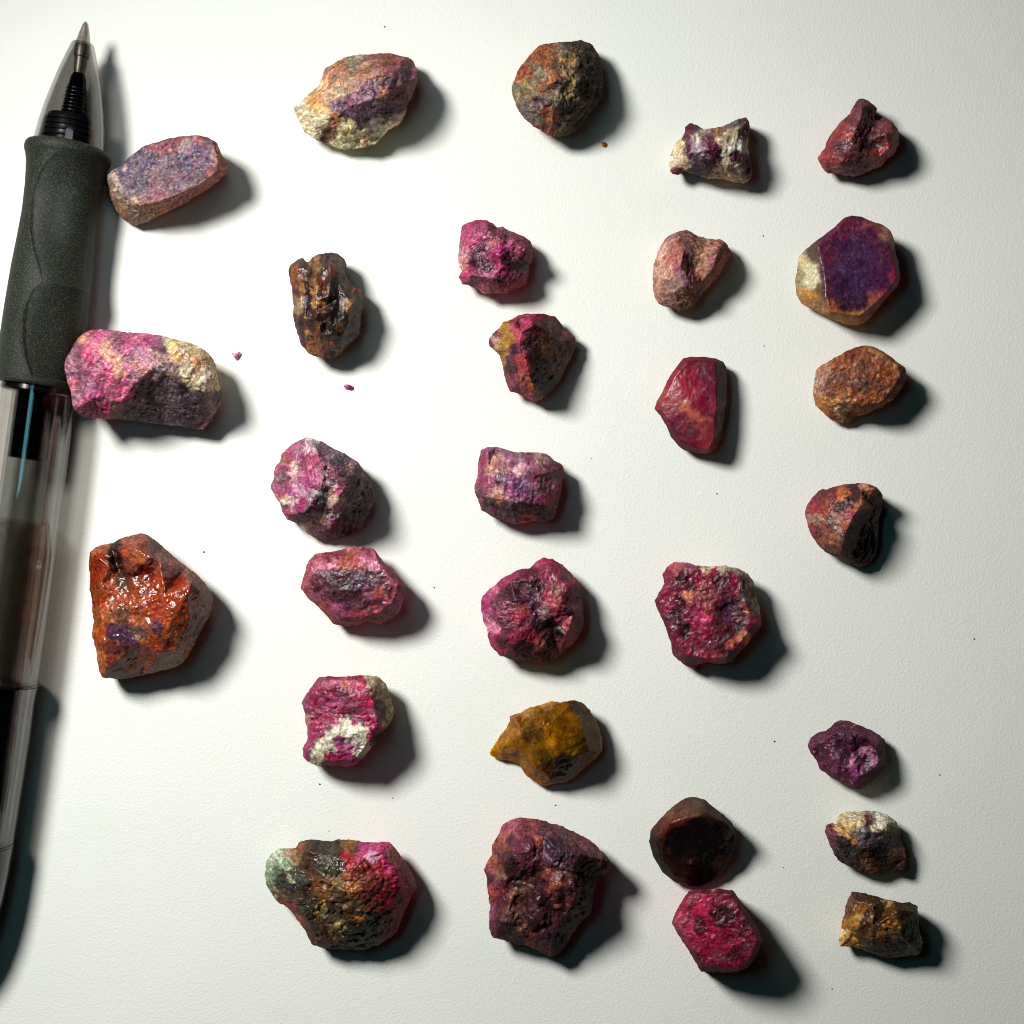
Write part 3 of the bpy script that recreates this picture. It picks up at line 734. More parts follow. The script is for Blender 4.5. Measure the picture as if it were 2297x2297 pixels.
stone('hexagonal_slab', 'purple hexagonal slab with a glassy golden left edge', 'crystal', C8,
      [(1003, 500, 34), (1015, 430, 34), (1022, 350, 36), (1070, 300, 48), (1120, 260, 60), (1180, 215, 70), (1250, 160, 72), (1310, 105, 74), (1360, 92, 74), (1420, 100, 74), (1480, 130, 72), (1550, 150, 70), (1595, 185, 68), (1615, 230, 68), (1620, 290, 70), (1640, 370, 72),
       (1655, 470, 72), (1640, 530, 70), (1590, 580, 62), (1540, 640, 56), (1490, 700, 48), (1440, 755, 40), (1390, 775, 34), (1310, 765, 30), (1230, 735, 28), (1160, 700, 26), (1100, 670, 26), (1040, 635, 26), (1010, 580, 30)],
      loops=[(88, [(1145, 285), (1225, 215), (1315, 118), (1390, 112), (1490, 155), (1570, 250), (1615, 400), (1632, 490), (1540, 600), (1450, 680), (1400, 715), (1300, 700), (1220, 695), (1192, 600), (1182, 450), (1155, 350)])],
      pts=[(1090, 470, 62), (1110, 600, 60), (1380, 420, 90), (1540, 190, 84)],
      zo=40,
      seeds=[(1350, 400, '#4a2456'), (1300, 300, '#502450'), (1250, 450, '#482650'), (1350, 550, '#44224c'), (1450, 350, '#4c285c'), (1500, 480, '#4c2454'), (1400, 250, '#502850'), (1400, 480, '#482864'), (1270, 560, '#3c2444'), (1400, 640, '#481c38'), (1300, 650, '#441c34'), (1550, 400, '#542450'), (1560, 520, '#582444'),
             (1200, 330, '#642438'), (1300, 170, '#701c38'), (1380, 130, '#782038'), (1190, 450, '#5a2440'), (1210, 560, '#5c2038'), (1470, 200, '#5c2448'), (1560, 280, '#5c2844'), (1450, 130, '#945040'), (1520, 170, '#8c5040'), (1570, 190, '#b08458'), (1595, 240, '#b08c60'), (1600, 330, '#702c3c'), (1640, 450, '#983848'), (1620, 530, '#943c40'),
             (1060, 360, '#c0b088', 'golden_edge'), (1090, 430, '#c8c8a0', 'golden_edge'), (1080, 500, '#d0d0b0', 'golden_edge'), (1110, 500, '#d4d4b8', 'golden_edge'), (1040, 470, '#8c8458', 'golden_edge'), (1035, 560, '#b08c50', 'golden_edge'), (1100, 590, '#b8862c', 'golden_edge'), (1060, 620, '#b87c44', 'golden_edge'), (1150, 550, '#604820', 'golden_edge'), (1150, 650, '#b4844c', 'golden_edge'),  # palest seeds paint a glint onto the glossy facet of the golden edge
             (1200, 700, '#a87438', 'golden_edge'), (1290, 735, '#b87c3c', 'golden_edge'), (1380, 755, '#c08444', 'golden_edge'), (1440, 720, '#b87848', 'golden_edge'), (1480, 680, '#a8603c', 'golden_edge'), (1220, 660, '#8c4430', 'golden_edge'), (1100, 340, '#54402c', 'golden_edge'), (1560, 600, '#a85440')],
      part_mats={'golden_edge': 'wet'}, chip=0.9, cell=26, rough=1.6, fine=0.8, smooth=1, coh=0.25, seed=11, mat='smooth', vein=0.18, vcol='#a080a0', swap=0.02, jit=0.14, warp=6, foot=0.78, soft=6)

stone('crimson_prism', 'smooth crimson crystal wedge with a straight right edge and orange scar', 'crystal', D1,
      [(128, 450), (145, 400), (175, 350), (205, 280), (235, 230), (265, 190), (300, 145), (350, 133), (430, 135), (500, 145), (545, 165, 36), (562, 200, 36), (568, 300, 36), (560, 420, 36), (545, 550, 34), (525, 640, 32), (495, 700, 28), (450, 722, 28), (380, 715, 28), (310, 700), (270, 670), (230, 620), (200, 550), (165, 490)],
      loops=[(70, [(318, 168, 66), (400, 158, 68), (497, 165, 70), (505, 300, 74), (500, 480, 74), (484, 640, 70), (455, 698, 64), (385, 690, 60), (290, 648, 58), (215, 530, 58), (160, 455, 54), (195, 370, 60), (250, 250, 64)])],
      pts=[(350, 420, 72), (525, 180, 52), (535, 400, 52)],
      zo=32,
      seeds=[(350, 250, '#980f32'), (280, 330, '#a41830'), (400, 400, '#901438'), (430, 250, '#70143c'), (370, 190, '#801a34'), (300, 180, '#8c2038'), (460, 180, '#7a1c38'), (250, 260, '#a02838'), (460, 350, '#801840'), (380, 320, '#9c1430'), (340, 360, '#a02434'), (420, 450, '#86143a'),
             (215, 405, '#a05048'), (300, 440, '#b06c44'), (345, 470, '#a85c40'), (405, 505, '#a85840'), (250, 450, '#902c44'), (250, 490, '#84284a'), (310, 490, '#84303c'), (300, 540, '#7c2c40'), (240, 560, '#642440'), (350, 590, '#6c2838'), (430, 570, '#8c3838'), (380, 545, '#8c3438'), (460, 590, '#802c34'), (420, 630, '#902838'), (350, 660, '#781c30'), (290, 640, '#6c1c30'),
             (470, 690, '#983c34'), (530, 200, '#5c2438'), (540, 350, '#581c30'), (530, 500, '#541c2c'), (520, 630, '#702430'), (505, 420, '#8c3440'), (160, 470, '#903040'), (200, 540, '#802038')],
      chip=0.4, cell=30, rough=0.6, fine=0.6, smooth=1, coh=0.25, seed=12, mat='smooth', vein=0.08, vcol='#c07060', swap=0.03, jit=0.10, foot=0.9, warp=9, soft=3.5)

stone('rust_brown_stone', 'flat topped rust brown stone with cream corner, below the purple hexagon', 'stone', D1,
      [(1083, 370, 34), (1085, 300, 36), (1100, 220, 42), (1130, 185, 55), (1190, 155, 68), (1270, 110, 72), (1330, 80, 74), (1400, 65, 74), (1450, 75, 72), (1500, 100, 68), (1560, 140, 66), (1600, 170, 64), (1640, 200, 62), (1645, 250, 60), (1635, 300, 56), (1600, 350, 52), (1560, 400, 46), (1500, 440, 40), (1420, 475, 34), (1340, 500, 28), (1310, 530, 22), (1250, 538, 20), (1200, 520, 22), (1150, 480, 26), (1100, 430, 30)],
      loops=[(88, [(1150, 220, 82), (1270, 130, 88), (1400, 80, 92), (1500, 112, 92), (1590, 190, 90), (1610, 250, 90), (1560, 340, 88), (1480, 415, 86), (1380, 430, 84), (1260, 400, 82), (1160, 345, 80), (1140, 280, 80)])],
      pts=[(1180, 440, 62), (1240, 470, 52), (1350, 300, 92)], zo=40,
      seeds=[(1250, 200, '#9c4c28'), (1330, 130, '#8c4034'), (1400, 110, '#944c30'), (1300, 180, '#a0502c'), (1400, 190, '#744c40'), (1450, 150, '#a45c30'), (1500, 180, '#984c2c'), (1350, 230, '#8c5440'), (1230, 250, '#704c48'), (1200, 300, '#945030'), (1300, 290, '#7c4c3c'), (1400, 280, '#74584c'), (1380, 320, '#6c5044'),
             (1480, 260, '#9c5030'), (1540, 240, '#a4562c'), (1500, 330, '#7c5448'), (1440, 350, '#a0542c'), (1350, 370, '#944828'), (1270, 350, '#a4643c'), (1480, 390, '#a85c34'), (1400, 400, '#a04a30'), (1560, 180, '#a8643c'), (1170, 330, '#88584c'), (1560, 310, '#884438'),
             (1450, 80, '#c09468'), (1510, 110, '#b88450'), (1580, 190, '#bc8854'), (1600, 220, '#a86c3c'), (1110, 270, '#a49488'), (1130, 230, '#a08474'), (1100, 340, '#b49478'), (1130, 290, '#a09490'),
             (1150, 410, '#c88c48'), (1190, 420, '#d0a060'), (1180, 450, '#c88848'), (1240, 465, '#d4c49c'), (1270, 450, '#ccb48c'), (1200, 500, '#984c30'), (1270, 510, '#a88c50'), (1310, 490, '#8c602c'), (1380, 460, '#946444'), (1450, 450, '#8c4830'), (1540, 390, '#7c4430'), (1620, 270, '#6c3828'), (1630, 220, '#7c4830')],
      chip=2.4, cell=16, rough=2.4, fine=1.5, smooth=1, coh=0.3, tone=1.15, seed=13, mat='matte', vein=0.15, vcol='#c09070', swap=0.22, jit=0.3)

stone('orange_stone', 'large glossy orange red stone with a black crack, in front of the clear barrel', 'stone', D2,
      [(210, 450), (220, 380), (270, 340), (350, 310), (440, 285), (520, 250), (620, 215), (720, 195), (780, 215), (860, 270), (930, 330), (1000, 400), (1060, 450), (1150, 520), (1250, 590), (1330, 680), (1390, 770), (1410, 860), (1380, 980), (1320, 1080), (1270, 1180), (1200, 1320), (1130, 1430), (1050, 1490),
       (900, 1530), (750, 1560), (620, 1590), (520, 1610), (450, 1595), (340, 1590), (310, 1520), (290, 1400), (275, 1290), (245, 1180), (250, 1100), (265, 1050), (240, 950), (245, 850), (220, 740), (222, 600)],
      pts=[(300, 440, 112), (320, 700, 118), (320, 950, 114), (350, 1250, 114), (380, 1500, 100), (700, 900, 132), (950, 800, 140), (1150, 800, 140), (1000, 1050, 140), (700, 1250, 128), (900, 1350, 120), (1200, 680, 136), (640, 350, 128), (760, 270, 112), (800, 430, 138), (700, 520, 128), (620, 620, 114), (820, 580, 118),
           (470, 480, 96), (440, 360, 98), (510, 570, 98), (545, 650, 106), (400, 520, 118), (900, 480, 130), (1270, 760, 118), (1180, 1050, 122), (1080, 1300, 106), (1000, 1400, 92), (850, 300, 92), (550, 450, 122)],
      zo=62,
      seeds=[(300, 420, '#a43414'), (340, 560, '#a83814'), (280, 620, '#a03414'), (400, 620, '#b05428'), (300, 760, '#98481c'), (420, 720, '#b8684c'), (300, 860, '#a83418'), (420, 800, '#b0502c'), (380, 900, '#b85834'), (300, 960, '#b86838'), (420, 980, '#946030'), (540, 980, '#6c5038'), (260, 1100, '#c07834'), (300, 1050, '#b0602c'),
             (650, 720, '#a83c1c'), (600, 800, '#a84c2c'), (720, 820, '#ac3c1c'), (850, 760, '#a43818'), (950, 680, '#b0441c'), (1050, 640, '#a02c18'), (900, 900, '#b44420'), (1000, 820, '#b44c24'), (1100, 760, '#b04420'), (1180, 860, '#ac3c18'), (1100, 950, '#b44c24'), (950, 980, '#b44420'), (800, 980, '#b04420'), (650, 920, '#a0502c'), (700, 1020, '#b86c3c'), (1050, 1060, '#b4542c'),
             (780, 1080, '#a86448'), (850, 1090, '#6c4458'), (1000, 1130, '#b86c3c'), (300, 1180, '#b85824'), (450, 1160, '#4c3c60'), (550, 1190, '#44385c'), (640, 1230, '#483464'), (680, 1130, '#544c4c'), (740, 1160, '#64504c'), (690, 1200, '#8c7850'), (400, 1300, '#783c38'), (480, 1320, '#643440'), (420, 1420, '#8c3c38'), (300, 1400, '#c08038'), (340, 1500, '#b07038'),
             (580, 1330, '#3c3028'), (560, 1420, '#98602c'), (680, 1330, '#a44c28'), (780, 1350, '#a44438'), (850, 1300, '#b4442c'), (800, 1230, '#b05830'), (950, 1260, '#7c3830'), (960, 1330, '#b8542c'), (700, 1430, '#a06038'), (500, 1500, '#74343c'), (400, 1530, '#94542c'), (600, 1520, '#8c5034'), (800, 1450, '#a04c34'), (350, 1570, '#a06c50'),
             (445, 340, '#28261e'), (470, 420, '#221f1a'), (500, 500, '#221f1a'), (520, 570, '#2a2620'), (560, 690, '#5c4828'), (540, 640, '#4c3c20'),
             (600, 300, '#a85c44'), (560, 380, '#a04830'), (640, 420, '#985440'), (600, 500, '#844034'), (700, 280, '#98584c'), (750, 350, '#845044'), (720, 430, '#a06034'), (800, 480, '#744c4c'), (700, 540, '#682820'), (600, 600, '#5c1c1c'), (760, 570, '#841c10'), (900, 530, '#a44828'),
             (850, 330, '#6c4840'), (900, 430, '#8c6458'), (980, 500, '#a0605c'), (950, 400, '#7c5044'), (1100, 560, '#886058'), (1220, 650, '#845444'), (1330, 780, '#7c5440'), (1280, 900, '#8c5438'), (1250, 1050, '#744838'), (1180, 1180, '#6c4834'), (1080, 1350, '#8c7048'), (1000, 1440, '#8c6840'), (700, 1560, '#8c5c48'), (280, 350, '#b47854'), (380, 320, '#a06848')],
      chip=2.4, cell=18, rough=2.8, fine=1.6, smooth=1, coh=0.25, contrast=1.15, tint=(1.0, 0.86, 0.95), tone=0.92, seed=14, mat='glossy', vein=0.25, vcol='#c88860', swap=0.1, warp=8, soft=3)

stone('banded_ruby_prism', 'hot pink crystal stub with white veins and a dark purple right side', 'crystal', D3,
      [(108, 540, 62), (135, 480, 62), (140, 380, 64), (190, 320, 68), (200, 260, 70), (270, 200, 76), (340, 150, 84), (410, 123, 92), (480, 135, 92), (560, 165, 90), (640, 215, 86), (700, 235, 84), (780, 285, 78), (870, 340, 70), (910, 420, 64), (960, 500, 58), (1000, 580, 52), (1010, 660, 48), (960, 780, 42), (900, 880, 38), (850, 940, 34), (770, 975, 30), (680, 995, 26), (600, 1005, 24), (500, 995, 24),
       (420, 950, 30), (350, 880, 38), (300, 850, 44), (250, 830, 50), (200, 760, 54), (185, 700, 56), (150, 640, 58), (125, 590, 60)],
      loops=[(120, [(165, 500, 84), (200, 380, 94), (300, 230, 108), (410, 155, 120), (480, 200, 132), (530, 310, 146), (570, 430, 152), (540, 560, 148), (470, 640, 138), (430, 740, 122), (370, 790, 106), (270, 790, 88), (190, 680, 80)])],
      pts=[(300, 500, 112), (420, 450, 132), (640, 330, 138), (680, 500, 150), (800, 440, 118), (740, 560, 146), (850, 640, 88), (720, 780, 108), (640, 880, 88), (600, 640, 128), (560, 780, 104), (480, 870, 66), (600, 550, 142), (680, 680, 140), (800, 820, 70)],
      zo=50,
      seeds=[(340, 220, '#b44878'), (300, 260, '#b84c78'), (370, 180, '#a44070'), (440, 180, '#d0c4c4'), (420, 230, '#ccb8c0'), (480, 230, '#a88c98'), (460, 280, '#c02464'), (400, 280, '#a83c70'), (250, 300, '#c06058'), (230, 330, '#b86c60'), (320, 370, '#d8c4a4'), (300, 430, '#d4bca4'), (300, 480, '#d8a8a0'), (180, 400, '#b03c60'), (240, 390, '#b43c80'), (200, 460, '#6c3c48'),
             (180, 520, '#78404c'), (260, 480, '#9c4868'), (380, 430, '#c4407c'), (440, 370, '#c42868'), (360, 350, '#9c3c64'), (480, 340, '#c0305c'), (520, 400, '#b04c70'), (360, 500, '#cc3c84'), (440, 520, '#c42c80'), (330, 530, '#dca0bc'), (250, 560, '#b04070'), (300, 600, '#c868a0'), (160, 560, '#b85c80'), (200, 620, '#bc3458'), (230, 660, '#d4c898'), (280, 660, '#dcd0a8'),
             (290, 710, '#d8b8b0'), (350, 580, '#d8a0b8'), (380, 680, '#c42474'), (320, 730, '#c43c84'), (240, 750, '#c43470'), (300, 790, '#c04470'), (500, 480, '#b83c74'), (480, 560, '#c03470'), (560, 480, '#a82c4c'), (440, 630, '#a098a0'), (540, 640, '#8c9c90'), (510, 600, '#84a094'), (580, 660, '#788c84'), (490, 690, '#b87c90'), (480, 740, '#544c54'), (560, 720, '#403c40'), (440, 760, '#645058'), (500, 800, '#9c9c8c'),
             (400, 830, '#40242c'), (340, 830, '#543038'), (600, 540, '#786460'), (640, 500, '#4c3038'), (640, 520, '#c0b0a8'), (590, 430, '#984c50'), (650, 430, '#a8446c'), (700, 500, '#b05c7c'), (740, 520, '#a84c6c'), (680, 600, '#b84c70'), (660, 640, '#d4bc88'), (680, 670, '#d0b890'), (640, 740, '#b88c60'), (650, 790, '#c4b4b4'), (690, 700, '#b8b0ac'), (620, 800, '#c8bcb0'), (570, 830, '#c8a07c'), (600, 760, '#583c30'), (640, 840, '#b86c94'), (560, 880, '#b46478'), (460, 880, '#c08878'), (380, 890, '#c4b890'), (500, 930, '#a85470'),
             (560, 960, '#845068'), (450, 940, '#a85468'), (600, 300, '#684450'), (560, 230, '#80606c'), (640, 260, '#705468'), (700, 330, '#5c4454'), (800, 370, '#b88060'), (760, 330, '#6a4c60'), (850, 400, '#5c4258'), (760, 440, '#70485c'), (700, 400, '#844460'), (800, 470, '#684050'), (880, 500, '#6c545c'), (900, 560, '#645058'),
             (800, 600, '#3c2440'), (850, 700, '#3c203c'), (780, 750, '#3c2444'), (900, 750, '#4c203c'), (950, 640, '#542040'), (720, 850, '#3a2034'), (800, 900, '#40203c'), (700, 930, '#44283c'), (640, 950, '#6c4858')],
      chip=4, cell=17, rough=2.8, fine=1.5, smooth=1, coh=0.25, contrast=1.2, seed=15, vein=0.35, vcol='#e0ccd0', warp=6, soft=2.4, stri=(math.radians(-28), 2.0, 10), foot=0.92)

stone('purple_red_hexagon', 'rounded dull purple red hexagon with pink rim, under the banded stub', 'crystal', D3,
      [(365, 1420), (375, 1360), (400, 1290), (430, 1190, 54), (490, 1130, 54), (600, 1115, 54), (720, 1090, 52), (800, 1065, 50), (900, 1070, 50), (990, 1085, 52), (1050, 1150, 58), (1100, 1220, 62), (1170, 1280, 64), (1250, 1360, 64), (1282, 1430, 64), (1255, 1540, 60), (1220, 1640, 56), (1150, 1700, 52), (1050, 1735, 46), (940, 1725, 46), (830, 1755, 42), (720, 1755, 42), (640, 1735, 42), (580, 1660, 44), (500, 1580, 44), (430, 1520)],
      loops=[(94, [(440, 1250, 84), (640, 1222, 92), (780, 1240, 96), (920, 1180, 94), (1030, 1180, 96), (1100, 1270, 100), (1210, 1400, 102), (1180, 1540, 98), (1050, 1640, 92), (900, 1690, 86), (720, 1680, 84), (580, 1570, 82), (450, 1430, 80)])],
      pts=[(800, 1450, 98), (620, 1400, 94), (1000, 1420, 100)], zo=42,
      seeds=[(600, 1350, '#4c2c34'), (700, 1400, '#442028'), (800, 1330, '#4c2438'), (870, 1400, '#48285c'), (700, 1500, '#4c2430'), (850, 1500, '#442830'), (950, 1350, '#4c2430'), (1050, 1350, '#5c2438'), (950, 1550, '#502430'), (1050, 1550, '#642438'), (780, 1580, '#583040'), (560, 1440, '#5c3444'), (520, 1330, '#602c3c'), (1100, 1450, '#5c2434'), (650, 1280, '#642c44'), (500, 1400, '#583844'),
             (750, 1620, '#905078'), (660, 1630, '#a45080'), (800, 1660, '#983854'), (940, 1520, '#8c6470'), (1070, 1460, '#b84c2c'), (1060, 1490, '#b4482c'), (850, 1195, '#b85434'), (730, 1210, '#b86c34'), (830, 1090, '#a4684c'), (700, 1150, '#90404c'), (600, 1160, '#94444c'), (950, 1110, '#984854'), (500, 1170, '#a0585c'), (440, 1250, '#a86070'), (640, 1215, '#c48c94'), (540, 1210, '#b87480'), (900, 1165, '#c07c94'), (1000, 1140, '#b06078'),
             (420, 1330, '#ac4858'), (430, 1420, '#a84438'), (400, 1400, '#b04c48'), (460, 1500, '#ac4c64'), (540, 1590, '#b44c3c'), (600, 1650, '#b04c40'), (580, 1620, '#b44034'), (660, 1710, '#a83c54'), (750, 1720, '#a44450'), (850, 1720, '#b05444'), (950, 1690, '#9c3c44'), (1050, 1700, '#b45848'), (1130, 1640, '#a8405c'), (1220, 1520, '#b04464'), (1240, 1430, '#a83458'), (1180, 1360, '#a04058'), (1100, 1250, '#a05068'), (1180, 1580, '#b05c78'), (1060, 1210, '#b06c84')],
      chip=1.2, cell=20, rough=2.6, fine=1.4, smooth=2, seed=16, vein=0.22, vcol='#c898a0', warp=8, mat='crystal')

stone('barrel_ruby', 'blocky rosy mauve crystal with flat top and dark lower side', 'crystal', D4,
      [(145, 400), (165, 330), (180, 200), (195, 130), (240, 110), (310, 108), (400, 128), (470, 148), (540, 145), (640, 148), (710, 170), (740, 205), (810, 250), (815, 290), (800, 370), (790, 470), (770, 560), (740, 640), (700, 665), (560, 668), (450, 690), (350, 660), (270, 625), (200, 580), (175, 500), (150, 450)],
      pts=[(200, 480, 92), (340, 500, 112), (500, 530, 114), (680, 545, 102), (400, 300, 122), (600, 320, 120), (250, 250, 100), (700, 300, 108), (450, 190, 102), (600, 200, 100), (400, 610, 72), (600, 615, 72), (230, 400, 102), (250, 150, 84), (760, 400, 86)],
      zo=46,
      seeds=[(230, 150, '#a44c70'), (200, 220, '#b02c5c'), (210, 330, '#b43468'), (240, 400, '#b04868'), (170, 410, '#b42c5c'), (280, 350, '#a03060'), (310, 190, '#ccac78'), (330, 220, '#b87c78'), (290, 150, '#985478'), (270, 290, '#b88858'), (400, 170, '#90547c'), (370, 210, '#b09aa0'), (480, 185, '#84787c'), (560, 200, '#8c4868'), (640, 180, '#c0a488'), (670, 170, '#a88484'), (430, 240, '#8c5474'),
             (460, 285, '#ccb4a8'), (400, 280, '#b88c6c'), (520, 280, '#b88894'), (350, 330, '#706074'), (410, 320, '#94507c'), (450, 370, '#7c4474'), (520, 400, '#704880'), (410, 440, '#985088'), (560, 330, '#803c64'), (600, 400, '#884c5c'), (650, 300, '#905060'), (700, 380, '#a8687c'), (620, 470, '#844468'), (690, 490, '#c03848'), (540, 470, '#7c3c64'), (740, 300, '#802c48'), (740, 430, '#a83054'), (790, 280, '#902c54'),
             (330, 485, '#cc9038'), (300, 465, '#c0a080'), (360, 490, '#b48c7c'), (240, 440, '#8c3c50'), (190, 440, '#742848'), (190, 530, '#a43464'), (280, 540, '#5c1c34'), (240, 580, '#983058'), (400, 560, '#502438'), (500, 560, '#5c2838'), (440, 600, '#4c3024'), (340, 610, '#703c3c'), (600, 570, '#5a1c34'), (680, 590, '#5c1828'), (540, 640, '#d04c38'), (740, 560, '#8c2044'), (400, 660, '#742034'), (640, 640, '#641c34')],
      chip=2.2, cell=18, rough=2.6, fine=1.5, smooth=1, coh=0.3, seed=17, vein=0.4, vcol='#d0b0b8', warp=7, stri=(math.radians(84), 1.6, 6))

stone('pitted_pentagon', 'large five sided magenta crystal with a dark pit, centre of the sheet', 'crystal', D4,
      [(193, 1280), (210, 1220), (270, 1160), (340, 1100), (420, 1050), (500, 1018), (560, 1015), (610, 960), (660, 935), (730, 940), (800, 985), (860, 1040), (920, 1110), (945, 1180), (955, 1260), (965, 1350), (960, 1450), (930, 1530), (860, 1600), (780, 1670), (700, 1715), (640, 1728), (540, 1712), (430, 1700), (330, 1660), (270, 1600), (245, 1500), (215, 1400), (195, 1330)],
      pts=[(280, 1280, 96), (420, 1120, 98), (560, 1090, 102), (700, 1010, 94), (850, 1150, 102), (890, 1350, 108), (780, 1290, 122), (600, 1250, 104), (450, 1250, 114), (350, 1450, 106), (500, 1500, 114), (640, 1420, 102), (735, 1475, 90), (835, 1520, 106), (650, 1610, 92), (450, 1620, 92), (300, 1550, 84), (690, 1330, 112), (480, 1180, 96)],
      zo=52,
      seeds=[(250, 1230, '#b04880'), (230, 1290, '#b43470'), (300, 1170, '#b07488'), (360, 1120, '#a83060'), (430, 1090, '#a02c5c'), (520, 1050, '#802850'), (600, 1040, '#4c203c'), (640, 980, '#a83058'), (700, 970, '#b03458'), (760, 1030, '#a42c50'), (680, 1060, '#942c4c'), (820, 1080, '#703848'), (880, 1120, '#b03c50'), (900, 1200, '#702c48'), (840, 1180, '#b83c48'),
             (310, 1270, '#6c384c'), (370, 1300, '#803c54'), (350, 1200, '#5c3044'), (410, 1170, '#341a2c'), (480, 1130, '#34202c'), (460, 1230, '#38203c'), (540, 1220, '#483450'), (620, 1140, '#3a1c28'), (640, 1200, '#4a2844'), (570, 1300, '#4c3048'), (600, 1360, '#54304c'), (420, 1330, '#8c2840'), (470, 1370, '#b82c40'), (500, 1310, '#a85038'), (690, 1210, '#b43448'), (720, 1240, '#b04c58'), (760, 1290, '#b84c38'), (740, 1210, '#84643c'),
             (840, 1250, '#b83c44'), (830, 1200, '#402034'), (870, 1320, '#402848'), (920, 1300, '#842848'), (930, 1400, '#842448'), (800, 1380, '#984058'), (850, 1430, '#b04c44'), (680, 1360, '#6c7468'), (700, 1420, '#1e1c1a'), (760, 1470, '#1a1a18'), (800, 1500, '#26221e'), (640, 1440, '#302428'), (880, 1490, '#c4483c'), (850, 1530, '#b84034'), (920, 1480, '#843040'),
             (230, 1360, '#b06c94'), (270, 1430, '#c8a0b4'), (300, 1460, '#c890ac'), (290, 1380, '#94506c'), (350, 1400, '#683848'), (380, 1480, '#744a58'), (300, 1530, '#a83060'), (420, 1520, '#b02c4c'), (360, 1580, '#543444'), (480, 1450, '#7c2440'), (540, 1510, '#a82040'), (590, 1540, '#b43438'), (300, 1600, '#b03458'), (400, 1650, '#702c40'), (480, 1600, '#3c1c28'), (560, 1600, '#3c1a20'), (640, 1590, '#905828'),
             (700, 1560, '#40202c'), (720, 1650, '#984834'), (640, 1680, '#842830'), (540, 1670, '#5c2024'), (780, 1600, '#6c4024'), (700, 1700, '#64202c'), (360, 1640, '#b02c54'), (450, 1680, '#802438')],
      chip=3.2, cell=20, rough=3.5, fine=1.8, smooth=1, tone=0.95, seed=18, vein=0.32, vcol='#c87878', warp=7, soft=2.6)

